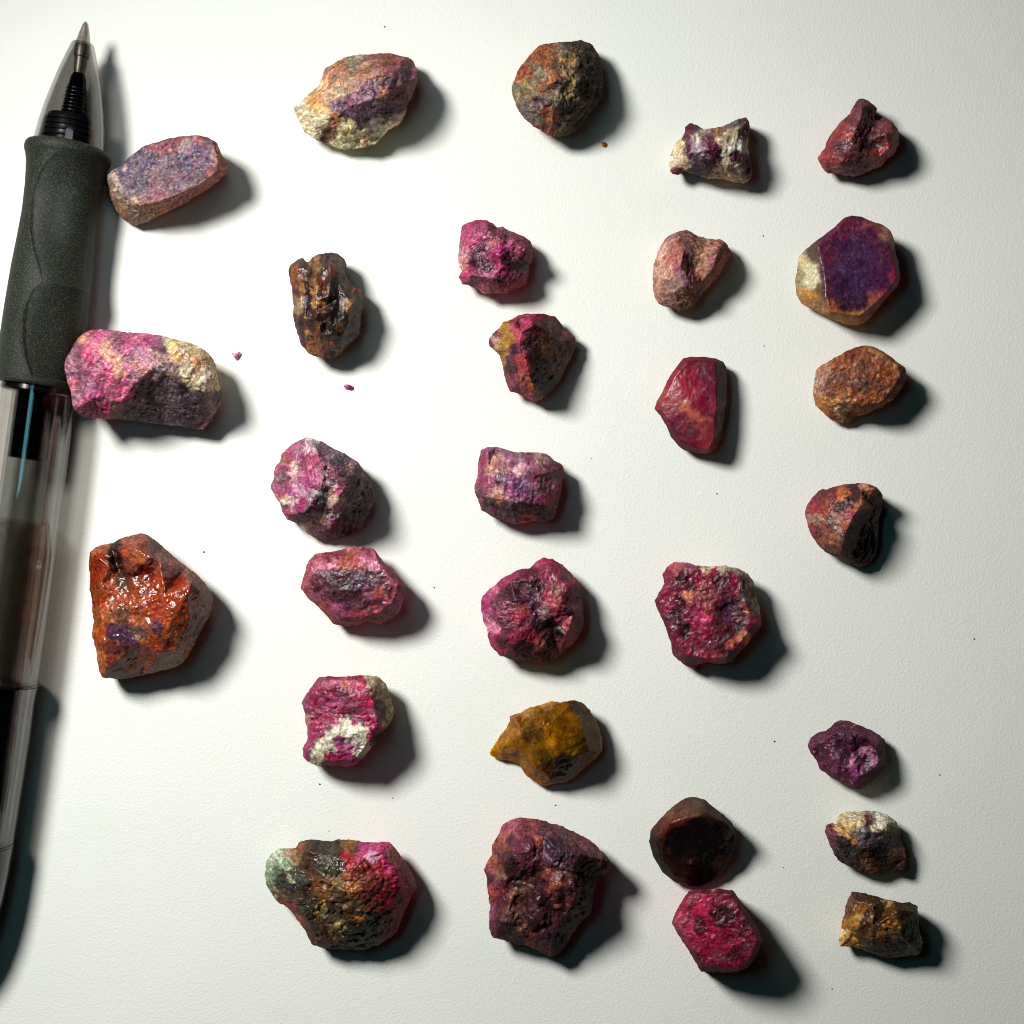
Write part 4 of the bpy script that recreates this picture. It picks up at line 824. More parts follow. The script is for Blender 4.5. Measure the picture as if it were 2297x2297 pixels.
stone('white_rimmed_hexagon', 'six sided dark crimson crystal with a white rim on its upper right', 'crystal', D5,
      [(130, 820), (160, 770, 55), (195, 715, 60), (185, 660), (210, 610), (260, 580), (330, 583, 48), (390, 602, 62), (480, 608, 64), (570, 605, 62), (650, 620, 60), (710, 650, 56), (740, 700, 56), (755, 780, 56), (780, 850, 58), (797, 930, 62), (790, 990, 64), (760, 1030, 64), (720, 1060, 64), (700, 1100, 62), (655, 1150, 60), (610, 1200, 56), (550, 1215, 54), (460, 1205, 52), (400, 1215), (375, 1248, 34), (320, 1220, 34), (250, 1165, 36), (240, 1110), (210, 1010), (180, 930), (150, 870)],
      loops=[(100, [(155, 820, 86), (225, 705, 94), (300, 612, 96), (430, 625, 98), (560, 640, 100), (655, 660, 102), (690, 800, 106), (720, 890, 106), (770, 950, 104), (700, 1035, 104), (640, 1110, 102), (580, 1175, 98), (450, 1185, 94), (330, 1160, 92), (245, 1060, 90), (190, 930, 88)])],
      pts=[(450, 900, 104), (300, 960, 92), (320, 1020, 90), (560, 780, 106), (600, 880, 96), (260, 640, 62), (320, 600, 62)], zo=42,
      seeds=[(200, 800, '#80203c'), (170, 840, '#8c2444'), (240, 740, '#8c1c3c'), (300, 680, '#4c1828'), (340, 720, '#5c1830'), (280, 760, '#7c1c38'), (380, 660, '#80203c'), (430, 700, '#9c2c3c'), (460, 740, '#7c3438'), (520, 690, '#541428'), (560, 740, '#5c1a34'), (620, 720, '#8c183c'), (640, 680, '#a01c48'), (600, 650, '#6c1830'), (500, 640, '#981c40'), (650, 780, '#6c1834'),
             (300, 830, '#401424'), (340, 800, '#b08038'), (370, 830, '#8c2034'), (250, 900, '#302838'), (240, 930, '#4c4050'), (280, 970, '#341428'), (220, 860, '#98204c'), (320, 1010, '#2c1018'), (330, 920, '#741840'), (420, 900, '#b03464'), (440, 930, '#c03c64'), (400, 960, '#a02448'), (470, 870, '#904838'), (500, 830, '#7c3430'), (560, 870, '#40203c'), (600, 860, '#343050'), (580, 910, '#484060'), (640, 900, '#341424'), (640, 830, '#3c2040'),
             (520, 960, '#54202c'), (540, 1000, '#5c2c20'), (460, 1000, '#981c40'), (430, 1040, '#8c1c44'), (380, 1040, '#881840'), (600, 1000, '#4c1c20'), (660, 1000, '#382020'), (680, 1030, '#bc8c38'), (620, 1080, '#a8602c'), (570, 1050, '#54202c'), (500, 1090, '#60202c'), (550, 1130, '#5c2828'), (450, 1120, '#702440'), (400, 1130, '#6c3848'), (520, 1170, '#a04838'), (600, 1140, '#401820'), (640, 1110, '#7c1c34'), (460, 1170, '#902038'), (350, 1140, '#8c1c3c'), (290, 1090, '#901c3c'),
             (260, 1020, '#801c3c'), (220, 980, '#6c1a34'), (200, 1000, '#882044'), (300, 1180, '#7c2438'), (360, 1230, '#84243c'), (260, 1150, '#7c2438'), (720, 880, '#946038'), (740, 940, '#902844'), (770, 950, '#a01c3c'), (720, 980, '#6c2440'), (760, 1000, '#582038'), (690, 920, '#543028'), (700, 850, '#8c4430'),
             (210, 650, '#90304c'), (250, 620, '#a85c60'), (300, 600, '#a86c64'), (350, 600, '#805060'), (215, 690, '#7c2444'),
             (470, 615, '#c8b090', 'white_rim'), (540, 615, '#ccb898', 'white_rim'), (600, 622, '#b4a894', 'white_rim'), (660, 640, '#a09484', 'white_rim'), (700, 670, '#b4ac9c', 'white_rim'), (690, 710, '#787064', 'white_rim'), (720, 720, '#b8b0a0', 'white_rim'), (705, 770, '#948c80', 'white_rim'), (735, 780, '#84786c', 'white_rim'), (745, 830, '#bcae98', 'white_rim'), (770, 880, '#b8a890', 'white_rim'), (690, 800, '#a090a0', 'white_rim')],
      part_mats={'white_rim': 'chalk'}, chip=2.6, cell=19, rough=3, fine=1.6, smooth=1, seed=19, vein=0.3, vcol='#b87880', warp=6, soft=2.6, mat='crystal')

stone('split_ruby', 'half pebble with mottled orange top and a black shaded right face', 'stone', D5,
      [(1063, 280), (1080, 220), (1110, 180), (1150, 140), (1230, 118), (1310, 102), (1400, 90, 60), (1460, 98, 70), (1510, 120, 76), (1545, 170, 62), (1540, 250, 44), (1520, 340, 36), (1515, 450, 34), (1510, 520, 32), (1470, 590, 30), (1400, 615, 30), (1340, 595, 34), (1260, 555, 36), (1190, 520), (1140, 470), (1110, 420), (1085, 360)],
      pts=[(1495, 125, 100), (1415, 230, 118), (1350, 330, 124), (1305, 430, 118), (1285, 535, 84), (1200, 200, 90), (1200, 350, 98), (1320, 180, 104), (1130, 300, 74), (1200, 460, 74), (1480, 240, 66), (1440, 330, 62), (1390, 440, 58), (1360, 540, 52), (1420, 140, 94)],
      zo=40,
      seeds=[(1280, 170, '#c87c34'), (1320, 150, '#b87838'), (1240, 160, '#90404c'), (1160, 170, '#843048'), (1200, 200, '#a04438'), (1130, 240, '#a82c40'), (1100, 270, '#a04444'), (1180, 260, '#b05838'), (1240, 240, '#9c4c34'), (1380, 130, '#4c2434'), (1350, 120, '#582c3c'), (1430, 110, '#b89c74'), (1400, 150, '#5c3040'), (1310, 220, '#3c2830'), (1270, 240, '#4c3c44'), (1360, 200, '#54343c'),
             (1250, 320, '#948c80'), (1230, 330, '#584c50'), (1150, 320, '#a89c7c'), (1110, 300, '#a49884'), (1180, 350, '#945438'), (1300, 300, '#a45030'), (1340, 270, '#a4485c'), (1270, 380, '#908878'), (1310, 360, '#a06434'), (1200, 400, '#a06848'), (1150, 400, '#8c3c3c'), (1240, 430, '#a88454'), (1180, 450, '#a46c40'), (1280, 460, '#846c50'), (1120, 380, '#a03850'), (1260, 500, '#6c4c3c'),
             (1430, 210, '#c0884c'), (1390, 240, '#a87440'), (1470, 150, '#b87c40'), (1480, 130, '#a4583c'), (1330, 400, '#702438'), (1290, 520, '#744c3c'), (1200, 500, '#785844'), (1330, 580, '#7c5c44'),
             (1500, 200, '#4c1828'), (1450, 300, '#441828'), (1400, 400, '#421828'), (1480, 400, '#401824'), (1360, 480, '#4c2030'), (1450, 520, '#3c1820'), (1380, 570, '#583430'), (1520, 160, '#6c3030')],  # right face: its shade is put into these dark seeds
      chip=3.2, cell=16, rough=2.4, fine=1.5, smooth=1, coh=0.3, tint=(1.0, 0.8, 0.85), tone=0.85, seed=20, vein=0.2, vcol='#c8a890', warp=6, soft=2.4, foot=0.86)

stone('white_patched_ruby', 'pink ridged crystal with a chalk white patch and tan back', 'crystal', D6,
      [(268, 270, 60), (290, 225, 64), (320, 180, 70), (350, 135, 76), (380, 103, 80), (450, 102, 82), (550, 102, 82), (640, 98, 74), (690, 95, 66), (740, 105, 60), (790, 150, 56), (815, 230, 54), (840, 320, 52), (830, 360, 52), (790, 420, 54), (740, 480, 56), (700, 540, 58), (650, 600, 60), (600, 650, 62), (560, 662, 62), (480, 655, 62), (430, 655, 62), (370, 660, 60), (320, 640, 58), (280, 600, 56), (275, 545, 56), (300, 500, 58), (305, 430, 58), (285, 380, 58), (290, 340, 58)],
      loops=[(115, [(340, 175, 104), (400, 125, 106), (550, 118, 110), (635, 125, 112), (690, 170, 118), (715, 280, 122), (740, 420, 118), (690, 495, 114), (640, 570, 106), (590, 630, 98), (400, 625, 94), (310, 560, 92), (325, 430, 98), (315, 330, 100), (305, 250, 96)])],
      pts=[(500, 190, 118), (480, 330, 108), (600, 340, 110), (420, 340, 106), (500, 420, 116), (600, 450, 118), (450, 540, 110), (600, 230, 122), (760, 250, 96), (780, 350, 84)], zo=58,
      seeds=[(380, 140, '#a85078'), (340, 200, '#a83858'), (420, 160, '#a02c4c'), (480, 140, '#b03860'), (530, 150, '#b86c44'), (580, 140, '#a8344c'), (640, 150, '#b03450'), (350, 260, '#b02c54'), (430, 220, '#9c2c4c'), (520, 210, '#6c1c34'), (480, 190, '#741c3c'), (600, 200, '#b03458'), (660, 200, '#b4304c'), (300, 280, '#984068'), (400, 280, '#a85078'), (480, 270, '#b06080'), (560, 260, '#b04c70'), (640, 260, '#b82c54'), (690, 260, '#b82448'),
             (360, 330, '#8c2440'), (440, 310, '#9c4c64'), (520, 330, '#8c1c3c'), (590, 330, '#641a34'), (660, 330, '#b42048'), (400, 390, '#a83058'), (470, 370, '#b82c58'), (330, 400, '#a43c54'), (340, 480, '#a84c6c'), (370, 440, '#8c2448'), (310, 540, '#b04070'), (720, 330, '#b06080'), (730, 400, '#a81c44'), (710, 440, '#ac2050'), (690, 380, '#a82448'), (430, 420, '#7c3c54'), (640, 380, '#6c2c48'), (600, 390, '#a83c60'), (690, 480, '#b42450'), (760, 330, '#643048'), (740, 280, '#583c44'),
             (510, 520, '#984c80'), (500, 490, '#803868'), (540, 600, '#b83878'), (570, 540, '#a87098'), (440, 610, '#b02458'), (500, 620, '#c03064'), (420, 640, '#982044'), (590, 620, '#b43c78'), (480, 650, '#8c1c38'), (300, 600, '#a43460'), (720, 480, '#542c38'), (300, 390, '#b09078'),
             (530, 380, '#d4ccb4', 'white_patch'), (340, 575, '#d8d4b4', 'white_patch'), (370, 540, '#d4d0b0', 'white_patch'), (400, 500, '#d0ccb0', 'white_patch'), (430, 470, '#d8d4b8', 'white_patch'), (440, 540, '#c8c4a8', 'white_patch'), (470, 440, '#dcd8bc', 'white_patch'), (530, 440, '#dcd8bc', 'white_patch'), (580, 420, '#dcd8bc', 'white_patch'), (620, 400, '#d8d0b4', 'white_patch'), (560, 470, '#dcd8bc', 'white_patch'), (610, 470, '#dcd8bc', 'white_patch'), (660, 440, '#d4ccb0', 'white_patch'), (660, 480, '#d8d0b4', 'white_patch'), (640, 530, '#d4ccb4', 'white_patch'), (610, 570, '#d0c8b4', 'white_patch'), (350, 610, '#d0c8a8', 'white_patch'), (380, 620, '#ccc0a0', 'white_patch'), (600, 520, '#c8b8b4', 'white_patch'),
             (700, 130, '#b4a484', 'tan_back'), (740, 150, '#b0a080', 'tan_back'), (740, 210, '#a49474', 'tan_back'), (780, 220, '#b4a484', 'tan_back'), (790, 290, '#a89878', 'tan_back'), (815, 330, '#b8a884', 'tan_back'), (780, 180, '#a89878', 'tan_back'), (800, 390, '#988868', 'tan_back')],
      part_mats={'white_patch': 'chalk', 'tan_back': 'matte'}, chip=3.0, cell=19, rough=2.6, fine=1.4, smooth=1, coh=0.3, seed=21, vein=0.3, vcol='#d89cb0', warp=6, soft=2.4, stri=(math.radians(8), 2.4, 10), foot=0.85)

stone('green_ended_stone', 'big jagged dark olive stone with a mint green end and ruby right side', 'stone', D6,
      [(37, 1320), (50, 1250), (75, 1200), (120, 1168), (180, 1165), (230, 1165), (250, 1130), (290, 1113), (350, 1115), (400, 1120), (450, 1125), (490, 1108), (560, 1110), (640, 1130), (720, 1130), (810, 1128), (850, 1170), (890, 1220), (930, 1280), (960, 1340), (985, 1400), (950, 1450), (930, 1510), (900, 1580), (870, 1650), (820, 1720), (760, 1760),
       (680, 1790), (560, 1800), (450, 1790), (400, 1780), (330, 1765), (300, 1700), (260, 1640), (220, 1580), (170, 1530), (110, 1490), (75, 1440), (45, 1380)],
      pts=[(150, 1290, 92), (200, 1390, 108), (90, 1310, 72), (300, 1180, 112), (450, 1210, 128), (400, 1350, 136), (600, 1250, 140), (750, 1190, 118), (850, 1300, 112), (700, 1400, 140), (890, 1420, 104), (800, 1550, 108), (550, 1450, 144), (400, 1500, 122), (280, 1550, 108), (500, 1650, 112), (650, 1600, 122), (720, 1680, 94), (400, 1720, 84), (560, 1740, 72), (320, 1650, 88), (250, 1290, 94), (480, 1560, 118), (660, 1680, 92)],
      zo=52, center=(510, 1450),
      seeds=[(60, 1280, '#94ac94'), (70, 1350, '#7c9c78'), (90, 1230, '#94a890'), (130, 1210, '#a8b49c'), (80, 1420, '#7c8c64'), (190, 1190, '#a48468'), (220, 1220, '#8c6c40'), (150, 1260, '#84a084'), (110, 1300, '#5c7460'), (150, 1340, '#343c38'), (220, 1340, '#48483c'), (130, 1390, '#343830'), (190, 1400, '#383c38'), (260, 1380, '#40423c'), (200, 1350, '#74744c'), (160, 1440, '#6c5038'), (120, 1470, '#7c4c38'), (220, 1460, '#503c2c'), (280, 1440, '#4c3424'),
             (300, 1150, '#684028'), (260, 1160, '#845034'), (330, 1200, '#3c2420'), (350, 1130, '#3c2c28'), (400, 1180, '#44402c'), (430, 1240, '#48442f'), (470, 1200, '#504838'), (380, 1280, '#48402c'), (340, 1320, '#5c3c24'), (300, 1250, '#54402c'), (520, 1130, '#7c5030'), (560, 1150, '#946034'), (600, 1180, '#844430'), (480, 1140, '#383028'), (500, 1260, '#544c3c'), (470, 1300, '#4c4434'),
             (570, 1390, '#b4602c'), (540, 1360, '#98502c'), (600, 1410, '#a85c28'), (400, 1430, '#98602c'), (430, 1400, '#8c6038'), (370, 1420, '#7c4824'), (500, 1380, '#80683c'), (460, 1440, '#6c5030'), (620, 1610, '#905828'), (590, 1600, '#74401e'), (540, 1500, '#7c6040'), (380, 1540, '#9c8848'), (400, 1560, '#7c7448'), (300, 1520, '#38382f'), (270, 1560, '#3a3a34'), (340, 1500, '#44382c'), (450, 1540, '#403428'), (520, 1480, '#582c2c'), (460, 1500, '#5c3c28'), (500, 1560, '#4c3c34'),
             (350, 1640, '#583824'), (300, 1620, '#40382c'), (420, 1620, '#54382c'), (500, 1680, '#8c6c3c'), (530, 1660, '#a08c54'), (480, 1700, '#986438'), (560, 1560, '#604428'), (680, 1640, '#302e28'), (640, 1680, '#3c342c'), (700, 1600, '#5c4c3c'), (450, 1740, '#6c301e'), (360, 1740, '#70402c'), (600, 1750, '#2c261e'), (400, 1690, '#4c2c1c'), (700, 1740, '#44301e'), (560, 1640, '#4c3c24'), (620, 1540, '#543c28'), (740, 1640, '#503824'),
             (200, 1540, '#a83840'), (150, 1500, '#9c4438'), (260, 1620, '#a04838'), (300, 1690, '#5c3424'), (330, 1740, '#4c301c'), (230, 1590, '#a84c34'),
             (540, 1220, '#a02c38', 'ruby_side'), (560, 1250, '#a8343c', 'ruby_side'), (650, 1170, '#a8407c', 'ruby_side'), (620, 1210, '#b04c6c', 'ruby_side'), (720, 1180, '#b44c80', 'ruby_side'), (700, 1210, '#c8a0b8', 'ruby_side'), (780, 1150, '#b03468', 'ruby_side'), (820, 1190, '#845048', 'ruby_side'), (850, 1230, '#8c4448', 'ruby_side'), (800, 1260, '#b83868', 'ruby_side'), (750, 1280, '#a83440', 'ruby_side'), (860, 1330, '#b03058', 'ruby_side'), (900, 1380, '#a81c48', 'ruby_side'), (660, 1270, '#8c3430', 'ruby_side'), (600, 1290, '#842c2c', 'ruby_side'), (700, 1330, '#7c3c30', 'ruby_side'), (640, 1330, '#74402c', 'ruby_side'),
             (780, 1400, '#7c2430', 'ruby_side'), (850, 1460, '#901c34', 'ruby_side'), (930, 1420, '#a01c44', 'ruby_side'), (700, 1430, '#74302c', 'ruby_side'), (780, 1500, '#8c1c30', 'ruby_side'), (850, 1560, '#941c34', 'ruby_side'), (760, 1580, '#6c2c24', 'ruby_side'), (720, 1520, '#6c3824', 'ruby_side'), (860, 1630, '#8c1c30', 'ruby_side'), (800, 1690, '#902034', 'ruby_side'), (820, 1640, '#8c2434', 'ruby_side'), (960, 1390, '#6c4448', 'ruby_side'), (900, 1290, '#7c3c44', 'ruby_side'), (650, 1390, '#6c3820', 'ruby_side')],
      part_mats={'ruby_side': 'crystal'}, chip=6.5, cell=21, rough=4.5, fine=2.0, smooth=1, coh=0.12, seed=22, vein=0.15, vcol='#a88c60', warp=7, soft=2.6, mat='wet')

stone('amber_quartz', 'translucent amber brown chunk with sharp broken facets and a pointed left tip', 'crystal', D7,
      [(232, 470, 18), (260, 420, 20), (300, 360, 24), (345, 305, 30), (370, 260, 36), (365, 225, 40), (400, 215, 50), (440, 205, 60), (500, 170, 66), (570, 155, 70), (640, 130, 74), (700, 133, 76), (760, 128, 72), (800, 122, 66), (850, 140, 60), (905, 185, 52), (940, 260, 46), (970, 340, 42), (985, 410, 40), (980, 460, 40), (920, 520, 40), (850, 590, 38), (780, 645, 34), (720, 670, 30), (640, 680, 26), (570, 688, 20), (520, 660, 18), (470, 610, 18), (430, 545, 18), (360, 520, 16), (290, 515, 14), (240, 490, 14)],
      pts=[(400, 250, 80), (560, 185, 100), (760, 155, 104), (600, 300, 122), (690, 490, 114), (850, 310, 106), (900, 460, 82), (640, 645, 52), (450, 335, 90), (790, 515, 98), (560, 660, 28), (330, 425, 48), (420, 450, 62), (870, 190, 66), (770, 620, 50), (540, 560, 74)],
      zo=30, center=(660, 410),
      seeds=[(480, 260, '#74480c'), (560, 230, '#80540e'), (650, 220, '#74480c'), (700, 180, '#7c5014'), (560, 350, '#6c440c'), (500, 330, '#5c3c0a'), (620, 350, '#9c6814'), (650, 400, '#b47c20'), (680, 450, '#8c5810'), (730, 280, '#7c500e'), (800, 250, '#8a5a14'), (760, 450, '#987434'), (800, 460, '#8c6824'), (700, 380, '#8c5c14'), (580, 470, '#6c480a'), (560, 420, '#7c540e'), (620, 540, '#5c3c08'), (680, 620, '#54380c'), (780, 530, '#543a14'), (720, 520, '#4c3414'), (850, 380, '#845610'), (900, 320, '#7c500e'), (950, 400, '#7c500e'), (900, 230, '#6c4414'), (860, 170, '#5c4014'), (820, 140, '#4c3818'),
             (900, 480, '#7c4e08'), (820, 580, '#744808'), (380, 330, '#a06430'), (400, 270, '#905a34'), (330, 420, '#9c6814'), (280, 460, '#a87418'), (400, 440, '#9c6424'), (440, 470, '#8c5818'), (470, 530, '#94601c'), (520, 590, '#8c5a14'), (570, 650, '#94601c'), (380, 490, '#9c681c'), (640, 150, '#a07c50'), (480, 200, '#947448'), (380, 230, '#846454')],
      chip=2.2, cell=40, rough=0.8, fine=0.4, smooth=0, seed=23, mat='amber', vein=0.1, vcol='#c89040', jit=0.15, swap=0.1, warp=5, soft=3, foot=0.9)

stone('large_dark_ruby', 'largest dark maroon chunk with craggy ledges, bottom middle of the sheet', 'stone', D7,
      [(195, 1250), (215, 1210), (250, 1130), (245, 1090), (290, 1020), (320, 950), (370, 915), (450, 905), (540, 912), (640, 938), (740, 970), (830, 1015), (900, 1055), (960, 1100), (1010, 1150, 90), (1035, 1190, 95), (1020, 1260, 92), (950, 1310, 80), (930, 1400, 76), (925, 1480, 70), (900, 1550, 64), (850, 1600), (790, 1680), (740, 1760), (690, 1820), (640, 1835), (560, 1800), (480, 1760), (400, 1750), (330, 1725), (260, 1705), (232, 1650), (230, 1560), (235, 1470), (218, 1400), (215, 1320)],
      pts=[(450, 980, 104), (600, 1030, 126), (450, 1130, 142), (700, 1120, 150), (850, 1150, 138), (950, 1180, 116), (330, 1190, 118), (460, 1250, 128), (600, 1250, 136), (750, 1260, 142), (680, 1350, 150), (560, 1390, 118), (400, 1390, 104), (820, 1400, 140), (890, 1450, 108), (750, 1550, 118), (550, 1560, 112), (350, 1540, 102), (640, 1680, 92), (450, 1640, 94), (300, 1640, 80), (480, 1320, 108), (330, 1320, 104), (420, 1480, 92), (640, 1480, 112)],
      zo=56,
      seeds=[(450, 950, '#84404c'), (340, 970, '#a8486c'), (390, 940, '#a05868'), (520, 960, '#8c4848'), (430, 1010, '#944444'), (600, 980, '#68525a'), (680, 1000, '#6a5058'), (520, 1060, '#6c2848'), (440, 1080, '#7c2444'), (380, 1050, '#603050'), (540, 1060, '#a05030'), (620, 1080, '#40304c'), (680, 1100, '#3c344c'), (720, 1150, '#444050'), (640, 1160, '#4c2c48'), (560, 1150, '#64243c'), (460, 1150, '#682440'), (520, 1210, '#582038'),
             (780, 1060, '#6c4c4c'), (820, 1130, '#543444'), (880, 1100, '#8c5060'), (900, 1160, '#5c3440'), (980, 1180, '#5c3c3c'), (820, 1200, '#4c2434'), (900, 1240, '#54342c'), (740, 1220, '#4c3444'), (290, 1080, '#a05834'), (310, 1110, '#8c4c30'), (350, 1020, '#a06040'), (260, 1180, '#a05c34'), (250, 1240, '#a85c38'), (300, 1160, '#6a3c38'), (215, 1270, '#8c3c58'), (360, 1180, '#40262c'), (300, 1280, '#7c7044'), (260, 1330, '#643444'), (360, 1260, '#38241e'),
             (640, 1330, '#a8542c'), (620, 1310, '#90442c'), (680, 1390, '#a0482c'), (660, 1360, '#b0602c'), (600, 1340, '#5c2438'), (540, 1310, '#582c28'), (450, 1350, '#44301e'), (480, 1380, '#5c4430'), (400, 1320, '#482c24'), (300, 1380, '#8c2844'), (240, 1410, '#ac4034'), (340, 1360, '#6c2434'), (400, 1440, '#584438'), (380, 1420, '#7c5c3c'), (440, 1450, '#4c3424'), (300, 1460, '#641c30'), (520, 1440, '#4c2830'),
             (760, 1300, '#6c4834'), (800, 1370, '#54203c'), (840, 1430, '#5c2440'), (820, 1480, '#6c2838'), (760, 1420, '#6c2c34'), (780, 1500, '#7c3430'), (720, 1440, '#3c1c2c'), (880, 1360, '#4c2c2c'), (860, 1520, '#4c1c30'), (700, 1500, '#341c28'), (560, 1540, '#5c3448'), (520, 1580, '#48202c'), (600, 1480, '#3c2028'), (620, 1600, '#341820'), (540, 1640, '#4c2824'), (680, 1600, '#542034'), (740, 1640, '#5c202c'), (700, 1720, '#5c1a34'), (620, 1700, '#4a1c40'), (560, 1720, '#5c2038'), (480, 1680, '#7c3820'), (520, 1700, '#843c1c'), (460, 1640, '#7c5430'), (430, 1600, '#382028'),
             (340, 1560, '#74604c'), (380, 1560, '#6c5444'), (300, 1540, '#5c3434'), (300, 1640, '#382028'), (250, 1640, '#70305c'), (360, 1640, '#30202a'), (400, 1700, '#542c1e'), (260, 1680, '#6c3040'), (640, 1800, '#642430'), (580, 1770, '#5c2c28'), (700, 1780, '#542028'), (250, 1540, '#8c4c64')],
      chip=5.5, cell=24, rough=4.5, fine=1.8, smooth=2, seed=24, vein=0.12, vcol='#a87868', warp=8, soft=3, stri=(math.radians(85), 1.5, 7))

stone('small_purple_hexagon', 'small flat dark raspberry crystal with two pits, alone at the right', 'crystal', D8,
      [(945, 220), (960, 180), (1000, 155), (1050, 140), (1090, 100), (1120, 85), (1170, 90), (1220, 110), (1280, 135), (1340, 170), (1365, 190), (1370, 250), (1375, 310), (1360, 350), (1310, 400), (1270, 440), (1210, 465), (1170, 450), (1120, 420), (1060, 390), (1010, 350), (990, 300), (960, 260)],
      pts=[(1000, 210, 60), (1100, 150, 72), (1220, 160, 76), (1320, 220, 76), (1180, 220, 78), (1150, 280, 58), (1250, 290, 62), (1200, 300, 76), (1330, 320, 74), (1220, 390, 74), (1080, 300, 66), (1130, 360, 66), (1270, 380, 74), (1200, 430, 60)],
      zo=34,
      seeds=[(980, 200, '#581c34'), (1000, 230, '#4c1428'), (960, 220, '#743448'), (1040, 200, '#6c2840'), (1100, 130, '#64203c'), (1150, 110, '#6c2844'), (1150, 160, '#54182e'), (1220, 150, '#601c38'), (1100, 200, '#5c1c38'), (1180, 200, '#40142a'), (1250, 200, '#481830'), (1300, 170, '#70304c'), (1340, 220, '#5c1c38'), (1320, 270, '#581c3c'), (1200, 240, '#5c1c38'),
             (1140, 280, '#30141c'), (1160, 300, '#36141e'), (1100, 270, '#9c8490'), (1250, 290, '#281218'), (1230, 265, '#b0a0a8'), (1270, 265, '#94808c'), (1190, 310, '#a08090'), (1220, 310, '#94607c'), (1320, 305, '#94748c'), (1350, 320, '#682444'), (1100, 320, '#782c50'), (1050, 280, '#5c2c3c'), (1020, 320, '#643048'), (1060, 360, '#6c4450'), (1150, 350, '#5c1c3c'), (1200, 360, '#9c508c'), (1220, 390, '#8c3c78'), (1270, 370, '#5c1c38'), (1320, 380, '#602038'), (1160, 400, '#702c50'), (1120, 410, '#643c44'), (1210, 440, '#7c3464')],
      chip=2.6, cell=16, rough=2.2, fine=1.3, smooth=1, tone=0.9, seed=25, vein=0.35, vcol='#b07c98', warp=5, soft=2.4)

stone('shaded_hollow_stone', 'rounded dark brown stone whose lower face is painted as deep shade, touching the red hexagon', 'stone', D8,
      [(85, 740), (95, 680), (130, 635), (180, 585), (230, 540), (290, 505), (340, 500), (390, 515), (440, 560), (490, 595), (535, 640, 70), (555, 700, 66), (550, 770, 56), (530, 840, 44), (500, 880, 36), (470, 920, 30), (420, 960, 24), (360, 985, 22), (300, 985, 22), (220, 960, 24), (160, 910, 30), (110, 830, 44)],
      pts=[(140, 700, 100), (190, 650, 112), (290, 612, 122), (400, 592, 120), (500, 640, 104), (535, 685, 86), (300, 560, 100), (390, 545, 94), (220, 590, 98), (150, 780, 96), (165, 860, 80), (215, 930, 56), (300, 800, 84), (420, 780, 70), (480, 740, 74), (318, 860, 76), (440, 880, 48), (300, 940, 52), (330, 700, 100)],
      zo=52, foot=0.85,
      seeds=[(300, 540, '#684030'), (340, 520, '#6c4c38'), (250, 570, '#74442c'), (200, 600, '#8c5440'), (290, 570, '#74442f'), (400, 560, '#5c3c2c'), (450, 590, '#54382c'), (340, 570, '#6c4c34'), (170, 640, '#743424'), (230, 630, '#803828'), (130, 680, '#603024'), (110, 740, '#402822'), (130, 800, '#442a24'), (150, 860, '#442a24'), (200, 920, '#4c2c24'), (500, 640, '#3c2820'),
             (250, 700, '#0c0706'), (350, 660, '#0c0706'), (450, 700, '#0c0706'), (300, 800, '#0c0706'), (400, 800, '#0c0706'), (220, 800, '#0c0706'), (500, 760, '#0c0706'), (312, 720, '#1c120c'), (318, 860, '#3c281c'), (300, 930, '#4c3424'), (400, 900, '#0c0706'), (470, 885, '#5c3c24'), (350, 975, '#2c1a14'), (250, 950, '#3c241c'), (490, 870, '#543018')],  # black seeds are the lower face's shade painted as colour
      chip=1.6, cell=26, rough=2.2, fine=1.0, smooth=2, tone=0.6, coh=0.2, seed=26, mat='smooth', vein=0.0, vcol='#8c6048', warp=4, soft=2.5, jit=0.15)

